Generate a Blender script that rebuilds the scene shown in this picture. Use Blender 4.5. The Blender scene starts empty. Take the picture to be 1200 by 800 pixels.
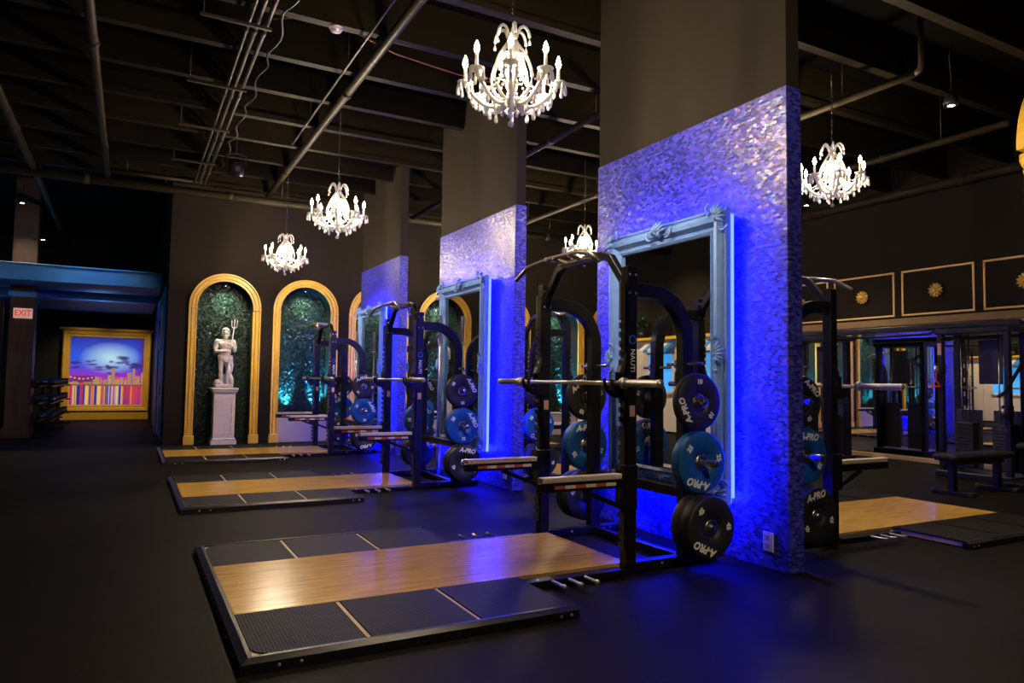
import bpy, bmesh, math, random
from mathutils import Vector, Matrix
PI = math.pi
rnd = random.Random(7)
S = bpy.context.scene
C = S.collection

# ------------------------------------------------------------------ camera, world, exposure
cam_d = bpy.data.cameras.new('camera')
cam_d.sensor_width = 36.0
cam_d.lens = 831.96 / 1200 * 36
cam_d.clip_start, cam_d.clip_end = 0.05, 100
cam = bpy.data.objects.new('camera', cam_d)
C.objects.link(cam)
right = Vector((0.8802350, -0.4743163, 0.0145030))
up = Vector((-0.0390674, -0.0419747, 0.9983546))
fwd = Vector((0.4729271, 0.8793531, 0.0554779))
m = Matrix.Identity(4)
for i in range(3):
    m[i][0], m[i][1], m[i][2] = right[i], up[i], -fwd[i]
m.translation = Vector((0, 0, 1.2))
cam.matrix_world = m
S.camera = cam

world = bpy.data.worlds.new('world')
S.world = world
world.use_nodes = True
world.node_tree.nodes['Background'].inputs[0].default_value = (1.0, 0.78, 0.55, 1)
world.node_tree.nodes['Background'].inputs[1].default_value = 0.012

S.view_settings.view_transform = 'Standard'
S.view_settings.look = 'None'
S.view_settings.exposure = 0.0
S.view_settings.gamma = 1.0
S.view_settings.use_curve_mapping = False
try:
    S.cycles.use_denoising = True
    S.cycles.max_bounces = 8
    S.cycles.diffuse_bounces = 3
    S.cycles.glossy_bounces = 5
    S.cycles.transmission_bounces = 4
    S.cycles.caustics_reflective = False
    S.cycles.caustics_refractive = False
    S.cycles.sample_clamp_indirect = 4.0
    S.cycles.use_light_tree = True
except Exception:
    pass

CHAND_W = 660.0       # watts of each chandelier
CHAND_COL = (1.0, 0.79, 0.52)
LED_STRENGTH = 150.0
LED_COL = (0.0018, 0.0036, 1.0)
NICHE_W = 120.0
UPLIGHT_W = 900.0
DOWN_W = 170.0
CANOPY_W = 40.0  # for the added canopy spots


# ------------------------------------------------------------------ materials
def mat(name, col, rough=0.5, metal=0.0, spec=0.5, emit=None, strength=0.0, trans=0.0, ior=1.45, coat=0.0):
    mm = bpy.data.materials.new(name)
    mm.use_nodes = True
    b = mm.node_tree.nodes['Principled BSDF']
    b.inputs['Base Color'].default_value = (*col, 1)
    b.inputs['Roughness'].default_value = rough
    b.inputs['Metallic'].default_value = metal
    b.inputs['Specular IOR Level'].default_value = spec
    b.inputs['Transmission Weight'].default_value = trans
    b.inputs['IOR'].default_value = ior
    b.inputs['Coat Weight'].default_value = coat
    if emit:
        b.inputs['Emission Color'].default_value = (*emit, 1)
        b.inputs['Emission Strength'].default_value = strength
    return mm


class NT:
    def __init__(self, mm):
        self.t = mm.node_tree
        self.b = self.t.nodes['Principled BSDF']

    def n(self, typ, **kw):
        nd = self.t.nodes.new(typ)
        for k, v in kw.items():
            setattr(nd, k, v)
        return nd

    def l(self, a, b):
        self.t.links.new(a, b)

    def ramp(self, stops, interp='LINEAR'):
        r = self.n('ShaderNodeValToRGB')
        r.color_ramp.interpolation = interp
        e = r.color_ramp.elements
        while len(e) < len(stops):
            e.new(0.5)
        for el, (p, c) in zip(e, stops):
            el.position = p
            el.color = (*c, 1)
        return r


def noisy(name, c1, c2, scale, rough=0.5, metal=0.0, stretch=(1, 1, 1), bump=0.0, bscale=None, spec=0.5, coat=0.0, detail=4.0):
    mm = mat(name, c1, rough, metal, spec, coat=coat)
    k = NT(mm)
    tc = k.n('ShaderNodeTexCoord')
    mp = k.n('ShaderNodeMapping')
    mp.inputs['Scale'].default_value = stretch
    k.l(tc.outputs['Object'], mp.inputs['Vector'])
    nz = k.n('ShaderNodeTexNoise')
    nz.inputs['Scale'].default_value = scale
    nz.inputs['Detail'].default_value = detail
    k.l(mp.outputs[0], nz.inputs['Vector'])
    r = k.ramp([(0.3, c1), (0.7, c2)])
    k.l(nz.outputs['Fac'], r.inputs[0])
    k.l(r.outputs[0], k.b.inputs['Base Color'])
    if bump:
        n2 = k.n('ShaderNodeTexNoise')
        n2.inputs['Scale'].default_value = bscale or scale * 4
        k.l(mp.outputs[0], n2.inputs['Vector'])
        bp = k.n('ShaderNodeBump')
        bp.inputs['Strength'].default_value = bump
        bp.inputs['Distance'].default_value = 0.004
        k.l(n2.outputs['Fac'], bp.inputs['Height'])
        k.l(bp.outputs[0], k.b.inputs['Normal'])
    return mm


M = {}
M['floor'] = noisy('rubber_floor', (0.0068, 0.0054, 0.0036), (0.0098, 0.0080, 0.0054), 3.0, rough=0.6, bump=0.25, bscale=60, spec=0.05)
M['wall'] = noisy('dark_taupe_wall_paint', (0.0175, 0.0140, 0.0095), (0.0215, 0.0172, 0.0115), 1.5, rough=0.8, spec=0.06)
M['pier'] = noisy('taupe_pillar_paint', (0.023, 0.0190, 0.0155), (0.028, 0.0230, 0.0190), 1.2, rough=0.75, spec=0.08)
M['black_wall'] = noisy('near_black_wall_paint', (0.004, 0.0037, 0.004), (0.006, 0.0055, 0.006), 2, rough=0.7)
M['ceiling'] = noisy('black_ceiling_paint', (0.0022, 0.0018, 0.0015), (0.003, 0.0025, 0.002), 1.2, rough=0.85, spec=0.04)
M['joist'] = noisy('dark_painted_joist', (0.0075, 0.0058, 0.0026), (0.011, 0.0082, 0.0038), 2.0, rough=0.6, spec=0.08)
M['pipe'] = noisy('dusty_painted_pipe', (0.020, 0.0155, 0.007), (0.028, 0.0215, 0.010), 3.0, rough=0.5, spec=0.15)
M['conduit'] = mat('galvanised_conduit', (0.045, 0.036, 0.028), 0.4, 0.5)
M['gold'] = noisy('gold_paint', (0.68, 0.40, 0.035), (0.78, 0.46, 0.05), 5.0, rough=0.38, spec=0.5)
M['gold_metal'] = mat('polished_gold', (0.95, 0.62, 0.14), 0.38, 0.85)
M['gold_trim'] = mat('pale_gold_trim_paint', (0.80, 0.52, 0.16), 0.45)
M['tan'] = noisy('lit_fascia_tan', (0.24, 0.155, 0.075), (0.27, 0.175, 0.085), 3, rough=0.6, spec=0.2)  # tan raised so the band looks lit; the light is in the colour
M['steel'] = mat('bright_steel', (0.62, 0.58, 0.54), 0.25, 1.0)
M['steel_satin'] = mat('satin_steel', (0.62, 0.58, 0.53), 0.38, 0.9)
M['bolt'] = mat('zinc_bolt', (0.75, 0.72, 0.68), 0.3, 0.8)
M['black_metal'] = noisy('black_powder_coat', (0.007, 0.0065, 0.0072), (0.009, 0.0084, 0.009), 40, rough=0.36, bump=0.08, bscale=400, spec=0.28)
M['worn_metal'] = mat('grey_slot_plate', (0.07, 0.062, 0.055), 0.4, 0.4)
M['bare_grip'] = mat('bare_grip_steel', (0.38, 0.33, 0.28), 0.35, 0.8)
M['rubber'] = noisy('black_rubber', (0.012, 0.012, 0.013), (0.018, 0.017, 0.018), 30, rough=0.5, bump=0.1, bscale=200)
M['blue_rubber'] = noisy('blue_rubber', (0.006, 0.080, 0.29), (0.009, 0.098, 0.33), 20, rough=0.42)
M['white_print'] = mat('white_print', (0.82, 0.80, 0.76), 0.5)
M['blue_print'] = mat('blue_logo_print', (0.03, 0.10, 0.42), 0.5)
M['pad_cream'] = mat('cream_nylon_strip', (0.66, 0.56, 0.46), 0.45)
M['tape_white'] = mat('white_tape', (0.75, 0.66, 0.58), 0.5)
M['tape_red'] = mat('orange_red_tape', (0.50, 0.10, 0.035), 0.5)
M['sticker'] = mat('pale_pink_sticker', (0.60, 0.33, 0.27), 0.55)
M['frame_blue'] = noisy('light_blue_frame_paint', (0.16, 0.31, 0.80), (0.19, 0.36, 0.86), 12, rough=0.35)
M['mirror'] = mat('mirror_silver', (0.86, 0.88, 0.90), 0.01, 1.0)
M['led'] = mat('blue_led_strip', (0.05, 0.05, 0.3), 0.5, emit=LED_COL, strength=LED_STRENGTH)
M['bulb'] = mat('warm_bulb', (1, 0.9, 0.7), 0.3, emit=(1.0, 0.80, 0.52), strength=60.0)
M['lens'] = mat('white_led_lens', (1, 1, 1), 0.3, emit=(1.0, 0.95, 0.85), strength=25.0)
M['lens_green'] = mat('cool_led_lens', (1, 1, 1), 0.3, emit=(0.75, 1.0, 0.88), strength=14.0)
M['lens_teal'] = mat('teal_led_lens', (0.3, 1, 1), 0.3, emit=(0.10, 0.75, 1.0), strength=14.0)
def crystal(name, col, f):
    m_ = mat(name, col, 0.08, 0.0, 0.8)
    k_ = NT(m_)
    tl = k_.n('ShaderNodeBsdfTranslucent'); tl.inputs['Color'].default_value = (*col, 1)
    ms = k_.n('ShaderNodeMixShader'); ms.inputs[0].default_value = f
    k_.l(k_.b.outputs[0], ms.inputs[1]); k_.l(tl.outputs[0], ms.inputs[2])
    k_.l(ms.outputs[0], k_.t.nodes['Material Output'].inputs['Surface'])
    return m_


M['crystal'] = crystal('clear_crystal', (0.95, 0.93, 0.90), 0.55)
M['white_arm'] = crystal('milky_crystal_arm', (0.95, 0.92, 0.88), 0.5)
M['plaster'] = noisy('white_statue_plaster', (0.70, 0.60, 0.50), (0.80, 0.70, 0.59), 18, rough=0.6)
M['ledge'] = mat('pale_ledge_paint', (0.42, 0.36, 0.33), 0.6)
M['plastic_white'] = mat('ivory_plastic', (0.72, 0.66, 0.60), 0.35)
M['dark_plastic'] = mat('dark_plastic', (0.02, 0.02, 0.02), 0.4)
M['wood_col'] = noisy('dark_brown_column_wood', (0.030, 0.015, 0.009), (0.058, 0.030, 0.017), 3.0, rough=0.45, stretch=(6, 6, 0.5))
M['canopy'] = noisy('blue_canopy_paint', (0.035, 0.20, 0.50), (0.045, 0.24, 0.56), 2, rough=0.55)
M['teal_door'] = mat('turquoise_paint', (0.02, 0.30, 0.48), 0.5)
M['sign_body'] = mat('exit_sign_face', (0.85, 0.6, 0.5), 0.5, emit=(1.0, 0.66, 0.50), strength=0.30)
M['sign_red'] = mat('exit_sign_letters', (0.8, 0.05, 0.05), 0.5, emit=(1.0, 0.06, 0.05), strength=0.55)
M['cream'] = mat('cream_wall_paint', (0.82, 0.68, 0.50), 0.6)
M['window_glow'] = mat('blue_lit_pane', (0.1, 0.4, 0.8), 0.3, emit=(0.05, 0.35, 0.85), strength=0.8)
M['leather'] = noisy('black_vinyl', (0.010, 0.009, 0.008), (0.014, 0.012, 0.011), 30, rough=0.45, spec=0.25)
M['red'] = mat('red_grip', (0.45, 0.02, 0.02), 0.45)
M['brown_ball'] = mat('dark_leather_ball', (0.035, 0.028, 0.024), 0.4)

# light maple platform wood
mm = mat('maple_deck', (0.6, 0.38, 0.17), 0.22, spec=0.38)
k = NT(mm)
tc = k.n('ShaderNodeTexCoord')
mp = k.n('ShaderNodeMapping'); mp.inputs['Scale'].default_value = (0.9, 9.0, 1)
k.l(tc.outputs['Object'], mp.inputs['Vector'])
nz = k.n('ShaderNodeTexNoise'); nz.inputs['Scale'].default_value = 4.0; nz.inputs['Detail'].default_value = 6
k.l(mp.outputs[0], nz.inputs['Vector'])
r = k.ramp([(0.25, (0.42, 0.210, 0.032)), (0.5, (0.62, 0.350, 0.055)), (0.75, (0.70, 0.43, 0.080))])
k.l(nz.outputs['Fac'], r.inputs[0]); k.l(r.outputs[0], k.b.inputs['Base Color'])
M['maple'] = mm
M['ply'] = noisy('plywood_base', (0.50, 0.33, 0.17), (0.58, 0.40, 0.22), 8, rough=0.5)

# rubber mat with a fine raised grid of dots
mm = mat('dotted_rubber_mat', (0.022, 0.020, 0.019), 0.6, spec=0.12)
k = NT(mm)
tc = k.n('ShaderNodeTexCoord')
mp = k.n('ShaderNodeMapping'); mp.inputs['Scale'].default_value = (64, 64, 0)
k.l(tc.outputs['Object'], mp.inputs['Vector'])
vo = k.n('ShaderNodeTexVoronoi'); vo.inputs['Randomness'].default_value = 0.0; vo.inputs['Scale'].default_value = 1.0
k.l(mp.outputs[0], vo.inputs['Vector'])
r = k.ramp([(0.22, (0.022, 0.018, 0.014)), (0.38, (0.002, 0.0028, 0.0026))])
k.l(vo.outputs['Distance'], r.inputs[0]); k.l(r.outputs[0], k.b.inputs['Base Color'])
bp = k.n('ShaderNodeBump'); bp.inputs['Strength'].default_value = 0.6; bp.inputs['Distance'].default_value = 0.003
bp.invert = True
k.l(vo.outputs['Distance'], bp.inputs['Height']); k.l(bp.outputs[0], k.b.inputs['Normal'])
M['mat'] = mm

# iridescent glass mosaic, one colour and one tilt per tile
mm = mat('iridescent_mosaic_tile', (0.1, 0.15, 0.7), 0.2, 0.0, 0.6, ior=1.75)
k = NT(mm)
tc = k.n('ShaderNodeTexCoord')
sx = k.n('ShaderNodeSeparateXYZ'); k.l(tc.outputs['Object'], sx.inputs[0])
ad = k.n('ShaderNodeMath', operation='ADD'); k.l(sx.outputs[0], ad.inputs[0]); k.l(sx.outputs[1], ad.inputs[1])
cb = k.n('ShaderNodeCombineXYZ'); k.l(ad.outputs[0], cb.inputs[0]); k.l(sx.outputs[2], cb.inputs[1])
br = k.n('ShaderNodeTexBrick')
br.inputs['Color1'].default_value = (0, 0, 0, 1); br.inputs['Color2'].default_value = (1, 1, 1, 1)
br.inputs['Mortar'].default_value = (0.0, 0.0, 0.0, 1)
br.inputs['Scale'].default_value = 1.0
br.inputs['Mortar Size'].default_value = 0.0012
br.inputs['Brick Width'].default_value = 0.034
br.inputs['Row Height'].default_value = 0.017
k.l(cb.outputs[0], br.inputs['Vector'])
wn = k.n('ShaderNodeTexWhiteNoise', noise_dimensions='1D')
mu = k.n('ShaderNodeMath', operation='MULTIPLY'); mu.inputs[1].default_value = 731.7
k.l(br.outputs['Color'], mu.inputs[0]); k.l(mu.outputs[0], wn.inputs['W'])
r = k.ramp([(0.0, (0.004, 0.006, 0.14)), (0.24, (0.012, 0.018, 0.36)), (0.45, (0.030, 0.036, 0.54)), (0.62, (0.055, 0.050, 0.60)),
            (0.80, (0.10, 0.070, 0.62)), (0.92, (0.020, 0.075, 0.54))], 'CONSTANT')
tint = k.ramp([(0.0, (0.55, 0.60, 1.0)), (0.25, (0.80, 0.80, 1.0)), (0.45, (1.0, 0.72, 0.90)), (0.62, (1.0, 0.92, 0.70)), (0.80, (0.60, 0.95, 1.0)), (0.9, (0.9, 0.7, 1.0))], 'CONSTANT')
wn2 = k.n('ShaderNodeTexWhiteNoise', noise_dimensions='1D')
mu2 = k.n('ShaderNodeMath', operation='MULTIPLY'); mu2.inputs[1].default_value = 417.3
k.l(br.outputs['Color'], mu2.inputs[0]); k.l(mu2.outputs[0], wn2.inputs['W'])
k.l(wn2.outputs['Value'], tint.inputs[0]); k.l(tint.outputs[0], k.b.inputs['Specular Tint'])
k.l(wn.outputs['Value'], r.inputs[0])
mx = k.n('ShaderNodeMix', data_type='RGBA')
k.l(br.outputs['Fac'], mx.inputs[0]); k.l(r.outputs[0], mx.inputs[6]); mx.inputs[7].default_value = (0.07, 0.07, 0.30, 1)
k.l(mx.outputs[2], k.b.inputs['Base Color'])
# tilt
vs = k.n('ShaderNodeVectorMath', operation='SUBTRACT'); vs.inputs[1].default_value = (0.5, 0.5, 0.5)
k.l(wn.outputs['Color'], vs.inputs[0])
vsc = k.n('ShaderNodeVectorMath', operation='SCALE'); vsc.inputs['Scale'].default_value = 0.22
k.l(vs.outputs[0], vsc.inputs[0])
ge = k.n('ShaderNodeNewGeometry')
va = k.n('ShaderNodeVectorMath', operation='ADD'); k.l(ge.outputs['Normal'], va.inputs[0]); k.l(vsc.outputs[0], va.inputs[1])
vn = k.n('ShaderNodeVectorMath', operation='NORMALIZE'); k.l(va.outputs[0], vn.inputs[0])
bp = k.n('ShaderNodeBump'); bp.inputs['Strength'].default_value = 0.4; bp.inputs['Distance'].default_value = 0.002
bp.invert = True
k.l(br.outputs['Fac'], bp.inputs['Height']); k.l(vn.outputs[0], bp.inputs['Normal'])
k.l(bp.outputs[0], k.b.inputs['Normal'])
k.b.inputs['Roughness'].default_value = 0.36
M['mosaic'] = mm

# boxwood leaves
mm = mat('boxwood_leaf', (0.02, 0.07, 0.03), 0.4)
k = NT(mm)
tc = k.n('ShaderNodeTexCoord')
nz = k.n('ShaderNodeTexNoise'); nz.inputs['Scale'].default_value = 35; nz.inputs['Detail'].default_value = 2
k.l(tc.outputs['Object'], nz.inputs['Vector'])
r = k.ramp([(0.3, (0.004, 0.014, 0.006)), (0.55, (0.009, 0.028, 0.012)), (0.75, (0.022, 0.055, 0.026))])
k.l(nz.outputs['Fac'], r.inputs[0]); k.l(r.outputs[0], k.b.inputs['Base Color'])
M['leaf'] = mm


# ------------------------------------------------------------------ mesh helpers
class MB:
    def __init__(self):
        self.v, self.f, self.sm = [], [], []

    def add(self, vs, fs, smooth=False, M4=None):
        o = len(self.v)
        for p in vs:
            p = Vector(p)
            if M4 is not None:
                p = M4 @ p
            self.v.append(p)
        for f in fs:
            self.f.append([o + i for i in f])
            self.sm.append(smooth)
        return self

    def box(self, c, s, ch=0.0, M4=None):
        x, y, z = c
        a, b, d = s[0] / 2, s[1] / 2, s[2] / 2
        if ch <= 0:
            vs = [(x + i * a, y + j * b, z + q * d) for i in (-1, 1) for j in (-1, 1) for q in (-1, 1)]
            fs = [(0, 1, 3, 2), (4, 6, 7, 5), (0, 4, 5, 1), (2, 3, 7, 6), (0, 2, 6, 4), (1, 5, 7, 3)]
            return self.add(vs, fs, False, M4)
        ch = min(ch, a * 0.9, b * 0.9, d * 0.9)
        vs, idx = [], {}
        for i in (-1, 1):
            for j in (-1, 1):
                for q in (-1, 1):
                    idx[(i, j, q, 0)] = len(vs); vs.append((x + i * a, y + j * (b - ch), z + q * (d - ch)))
                    idx[(i, j, q, 1)] = len(vs); vs.append((x + i * (a - ch), y + j * b, z + q * (d - ch)))
                    idx[(i, j, q, 2)] = len(vs); vs.append((x + i * (a - ch), y + j * (b - ch), z + q * d))
        fs = []
        for i in (-1, 1):
            q4 = [idx[(i, -1, -1, 0)], idx[(i, 1, -1, 0)], idx[(i, 1, 1, 0)], idx[(i, -1, 1, 0)]]
            fs.append(q4 if i > 0 else q4[::-1])
            q4 = [idx[(-1, i, -1, 1)], idx[(-1, i, 1, 1)], idx[(1, i, 1, 1)], idx[(1, i, -1, 1)]]
            fs.append(q4 if i > 0 else q4[::-1])
            q4 = [idx[(-1, -1, i, 2)], idx[(1, -1, i, 2)], idx[(1, 1, i, 2)], idx[(-1, 1, i, 2)]]
            fs.append(q4 if i > 0 else q4[::-1])
        for i in (-1, 1):
            for j in (-1, 1):
                fs.append([idx[(i, j, -1, 0)], idx[(i, j, -1, 1)], idx[(i, j, 1, 1)], idx[(i, j, 1, 0)]])
                fs.append([idx[(i, -1, j, 0)], idx[(i, -1, j, 2)], idx[(i, 1, j, 2)], idx[(i, 1, j, 0)]])
                fs.append([idx[(-1, i, j, 1)], idx[(-1, i, j, 2)], idx[(1, i, j, 2)], idx[(1, i, j, 1)]])
                for q in (-1, 1):
                    fs.append([idx[(i, j, q, 0)], idx[(i, j, q, 1)], idx[(i, j, q, 2)]])
        return self.add(vs, fs, False, M4)

    def sweep(self, path, prof, upv=(0, 0, 1), closed=False, cap=True, smooth=False, scales=None):
        """carry a 2-D profile (side, up) along a path"""
        P = [Vector(p) for p in path]
        n = len(P)
        upv = Vector(upv)
        rings = []
        for i in range(n):
            if closed:
                a, b = P[i] - P[i - 1], P[(i + 1) % n] - P[i]
            else:
                a = P[i] - P[i - 1] if i else P[1] - P[0]
                b = P[i + 1] - P[i] if i < n - 1 else P[-1] - P[-2]
            a, b = a.normalized(), b.normalized()
            t = (a + b)
            t = t.normalized() if t.length > 1e-6 else b
            side = t.cross(upv)
            if side.length < 1e-6:
                side = t.cross(Vector((1, 0, 0)))
            side.normalize()
            u = side.cross(t).normalized()
            c = max(0.35, t.dot(b))
            # mitre: stretch the component lying in the bend plane
            bend = (b - a)
            bd = bend - t * bend.dot(t)
            sc = scales[i] if scales else 1.0
            ring = []
            for (s_, q_) in prof:
                o = side * s_ * sc + u * q_ * sc
                if bd.length > 1e-5:
                    bn = bd.normalized()
                    o = o + bn * (o.dot(bn) * (1 / c - 1))
                ring.append(P[i] + o)
            rings.append(ring)
        k_ = len(prof)
        vs = [p for r_ in rings for p in r_]
        fs = []
        rng = n if closed else n - 1
        for i in range(rng):
            j = (i + 1) % n
            for q in range(k_):
                w = (q + 1) % k_
                fs.append((i * k_ + q, i * k_ + w, j * k_ + w, j * k_ + q))
        if cap and not closed:
            fs.append(tuple(range(k_))[::-1])
            fs.append(tuple((n - 1) * k_ + q for q in range(k_)))
        return self.add(vs, fs, smooth)

    def tube(self, path, r, seg=8, cap=True, upv=(0, 0, 1), scales=None):
        prof = [(r * math.cos(2 * PI * q / seg), r * math.sin(2 * PI * q / seg)) for q in range(seg)]
        return self.sweep(path, prof, upv, cap=cap, smooth=True, scales=scales)

    def bar(self, path, w, h, ch=0.004, upv=(0, 0, 1)):
        a, b = w / 2, h / 2
        prof = [(-a + ch, -b), (a - ch, -b), (a, -b + ch), (a, b - ch), (a - ch, b), (-a + ch, b), (-a, b - ch), (-a, -b + ch)]
        return self.sweep(path, prof, upv)

    def lathe(self, prof, seg=24, M4=None, smooth=True, close=False):
        """prof: list of (r, z) turned about z"""
        vs, fs = [], []
        n = len(prof)
        for q in range(seg):
            a = 2 * PI * q / seg
            for r_, z in prof:
                vs.append((r_ * math.cos(a), r_ * math.sin(a), z))
        for q in range(seg):
            w = (q + 1) % seg
            for i in range(n if close else n - 1):
                j = (i + 1) % n
                fs.append((q * n + i, w * n + i, w * n + j, q * n + j))
        if not close:
            if prof[0][0] > 1e-6:
                fs.append(tuple(q * n for q in range(seg))[::-1])
            if prof[-1][0] > 1e-6:
                fs.append(tuple(q * n + n - 1 for q in range(seg)))
        return self.add(vs, fs, smooth, M4)

    def ball(self, c, r, seg=12, rings=8, M4=None):
        if not hasattr(r, '__len__'):
            r = (r, r, r)
        vs, fs = [(c[0], c[1], c[2] - r[2])], []
        for i in range(1, rings):
            t = -PI / 2 + PI * i / rings
            for q in range(seg):
                a = 2 * PI * q / seg
                vs.append((c[0] + r[0] * math.cos(t) * math.cos(a), c[1] + r[1] * math.cos(t) * math.sin(a), c[2] + r[2] * math.sin(t)))
        vs.append((c[0], c[1], c[2] + r[2]))
        L = len(vs) - 1
        for q in range(seg):
            w = (q + 1) % seg
            fs.append((0, 1 + w, 1 + q))
            for i in range(rings - 2):
                a, b = 1 + i * seg, 1 + (i + 1) * seg
                fs.append((a + q, a + w, b + w, b + q))
            a = 1 + (rings - 2) * seg
            fs.append((a + q, a + w, L))
        return self.add(vs, fs, True, M4)

    def prism(self, poly, z0, z1, M4=None, smooth=False):
        n = len(poly)
        vs = [(x, y, z0) for x, y in poly] + [(x, y, z1) for x, y in poly]
        fs = [tuple(range(n))[::-1], tuple(range(n, 2 * n))]
        for i in range(n):
            j = (i + 1) % n
            fs.append((i, j, n + j, n + i))
        return self.add(vs, fs, smooth, M4)

    def shift(self, d):
        d = Vector(d)
        self.v = [p - d for p in self.v]
        return self

    def mesh(self, name, material):
        me = bpy.data.meshes.new(name)
        me.from_pydata([tuple(p) for p in self.v], [], self.f)
        me.polygons.foreach_set('use_smooth', self.sm)
        me.materials.append(material)
        bm_ = bmesh.new(); bm_.from_mesh(me)
        bmesh.ops.recalc_face_normals(bm_, faces=bm_.faces)
        bm_.to_mesh(me); bm_.free()
        me.update()
        return me


def obj(name, mb, material, parent=None, loc=None):
    me = mb.mesh(name, material) if isinstance(mb, MB) else mb
    o = bpy.data.objects.new(name, me)
    C.objects.link(o)
    if parent is not None:
        o.parent = parent
    if loc is not None:
        o.location = loc
    return o


def tag(o, label, cat, group=None, kind=None):
    o['label'] = label
    o['category'] = cat
    if group:
        o['group'] = group
    if kind:
        o['kind'] = kind
    return o


def thing(name, label, cat, loc=(0, 0, 0), rotz=0.0, group=None):
    o = bpy.data.objects.new(name, None)
    o.empty_display_size = 0.1
    C.objects.link(o)
    o.location = loc
    o.rotation_euler = (0, 0, rotz)
    return tag(o, label, cat, group)


def struct(name, mb, material, label=None):
    o = obj(name, mb, material)
    o['kind'] = 'structure'
    if label:
        o['label'] = label
        o['category'] = name.split('_')[0]
    return o


def dup(src, loc, rot=None, label=None, group=None):
    kids = {}
    def cp(o, parent):
        c = o.copy()
        C.objects.link(c)
        if parent is not None:
            c.parent = parent
        for ch in list(o.children):
            cp(ch, c)
        return c
    r_ = cp(src, None)
    r_.location = loc
    if rot is not None:
        r_.rotation_euler = rot
    if label:
        r_['label'] = label
    if group:
        r_['group'] = group
    return r_


def text_mesh(body, size, material, extrude=0.0006, offset=0.0, shear=0.0, M4=None, sx=1.0):
    cu = bpy.data.curves.new('lettering', 'FONT')
    cu.body = body
    cu.size = size
    cu.extrude = extrude
    cu.offset = offset
    cu.shear = shear
    cu.resolution_u = 2
    cu.align_x = 'CENTER'
    cu.align_y = 'CENTER'
    o = bpy.data.objects.new('lettering', cu)
    C.objects.link(o)
    dg = bpy.context.evaluated_depsgraph_get()
    me = bpy.data.meshes.new_from_object(o.evaluated_get(dg))
    bpy.data.objects.remove(o)
    bpy.data.curves.remove(cu)
    if sx != 1.0:
        me.transform(Matrix.Diagonal((sx, 1, 1, 1)))
    if M4 is not None:
        me.transform(M4)
    me.materials.clear()
    me.materials.append(material)
    me.name = 'lettering'
    return me


def T(x, y, z):
    return Matrix.Translation((x, y, z))


RX = lambda a: Matrix.Rotation(a, 4, 'X')
RY = lambda a: Matrix.Rotation(a, 4, 'Y')
RZ = lambda a: Matrix.Rotation(a, 4, 'Z')


def ring_path(n, r, z=0, a0=0.0, a1=2 * PI):
    return [(r * math.cos(a0 + (a1 - a0) * i / n), r * math.sin(a0 + (a1 - a0) * i / n), z) for i in range(n + 1)]


def bez(p0, p1, p2, p3, n=8):
    p0, p1, p2, p3 = map(Vector, (p0, p1, p2, p3))
    out = []
    for i in range(n + 1):
        t = i / n
        out.append(p0 * (1 - t) ** 3 + p1 * 3 * t * (1 - t) ** 2 + p2 * 3 * t * t * (1 - t) + p3 * t ** 3)
    return out


# ------------------------------------------------------------------ the room
XL, XR, YB, YF, YE = -4.2, 11.25, 13.73, -4.0, 22.3
XC = 0.55            # the outer corner of the back wall
HC = 4.95            # ceiling
ARCH_X = [1.49 + 1.43 * i for i in range(7)]
R_IN, SPRING = 0.47, 2.45

struct('floor', MB().box(((XL + XR) / 2, (YF + YE) / 2, -0.05), (XR - XL + 0.6, YE - YF + 0.6, 0.1)), M['floor'])
struct('ceiling', MB().box(((XL + XR) / 2, (YF + YE) / 2, HC + 0.05), (XR - XL + 0.6, YE - YF + 0.6, 0.1)), M['ceiling'])

# back wall with seven arched niches cut into it
wb = MB()
D_N = 0.38
xs = [XC]
for cx in ARCH_X:
    xs += [cx - R_IN, cx + R_IN]
xs.append(XR)
for i in range(0, len(xs), 2):
    wb.add([(xs[i], YB, 0), (xs[i + 1], YB, 0), (xs[i + 1], YB, HC), (xs[i], YB, HC)], [(0, 1, 2, 3)])
for cx in ARCH_X:
    n = 20
    arc = [(cx - R_IN * math.cos(PI * i / n), SPRING + R_IN * math.sin(PI * i / n)) for i in range(n + 1)]
    vs, fs = [], []
    for (x, z) in arc:
        vs += [(x, YB, z), (x, YB, HC)]
    for i in range(n):
        fs.append((2 * i, 2 * i + 2, 2 * i + 3, 2 * i + 1))
    wb.add(vs, fs)
    out = [(cx - R_IN, 0)] + arc + [(cx + R_IN, 0)]
    vs, fs = [], []
    for (x, z) in out:
        vs += [(x, YB, z), (x, YB + D_N, z)]
    for i in range(len(out) - 1):
        fs.append((2 * i, 2 * i + 1, 2 * i + 3, 2 * i + 2))
    wb.add(vs, fs)
struct('wall_niche', MB().box(((XC + XR) / 2, YB + D_N + 0.05, HC / 2), (XR - XC, 0.1, HC)), M['wall'])
struct('wall_back', wb, M['wall'])
struct('wall_corner', MB().box((XC + 0.05, (YB + YE) / 2 + 0.01, HC / 2), (0.1, YE - YB - 0.02, HC)), M['wall'])
struct('wall_end', MB().box(((XL + XC) / 2, YE + 0.05, HC / 2), (XC - XL + 0.3, 0.1, HC)), M['black_wall'])
struct('wall_left', MB().box((XL - 0.05, (YF + YE) / 2, HC / 2), (0.1, YE - YF, HC)), M['wall'])
struct('wall_right', MB().box((XR + 0.07, (YF + YB) / 2, HC / 2), (0.1, YB - YF, HC)), M['wall'])
struct('wall_front', MB().box(((XL + XR) / 2, YF - 0.05, HC / 2), (XR - XL, 0.1, HC)), M['wall'])
struct('baseboard_right', MB().box((XR - 0.03, 4.8, 0.035), (0.10, 17.4, 0.07), 0.006), M['ply'])

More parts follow.
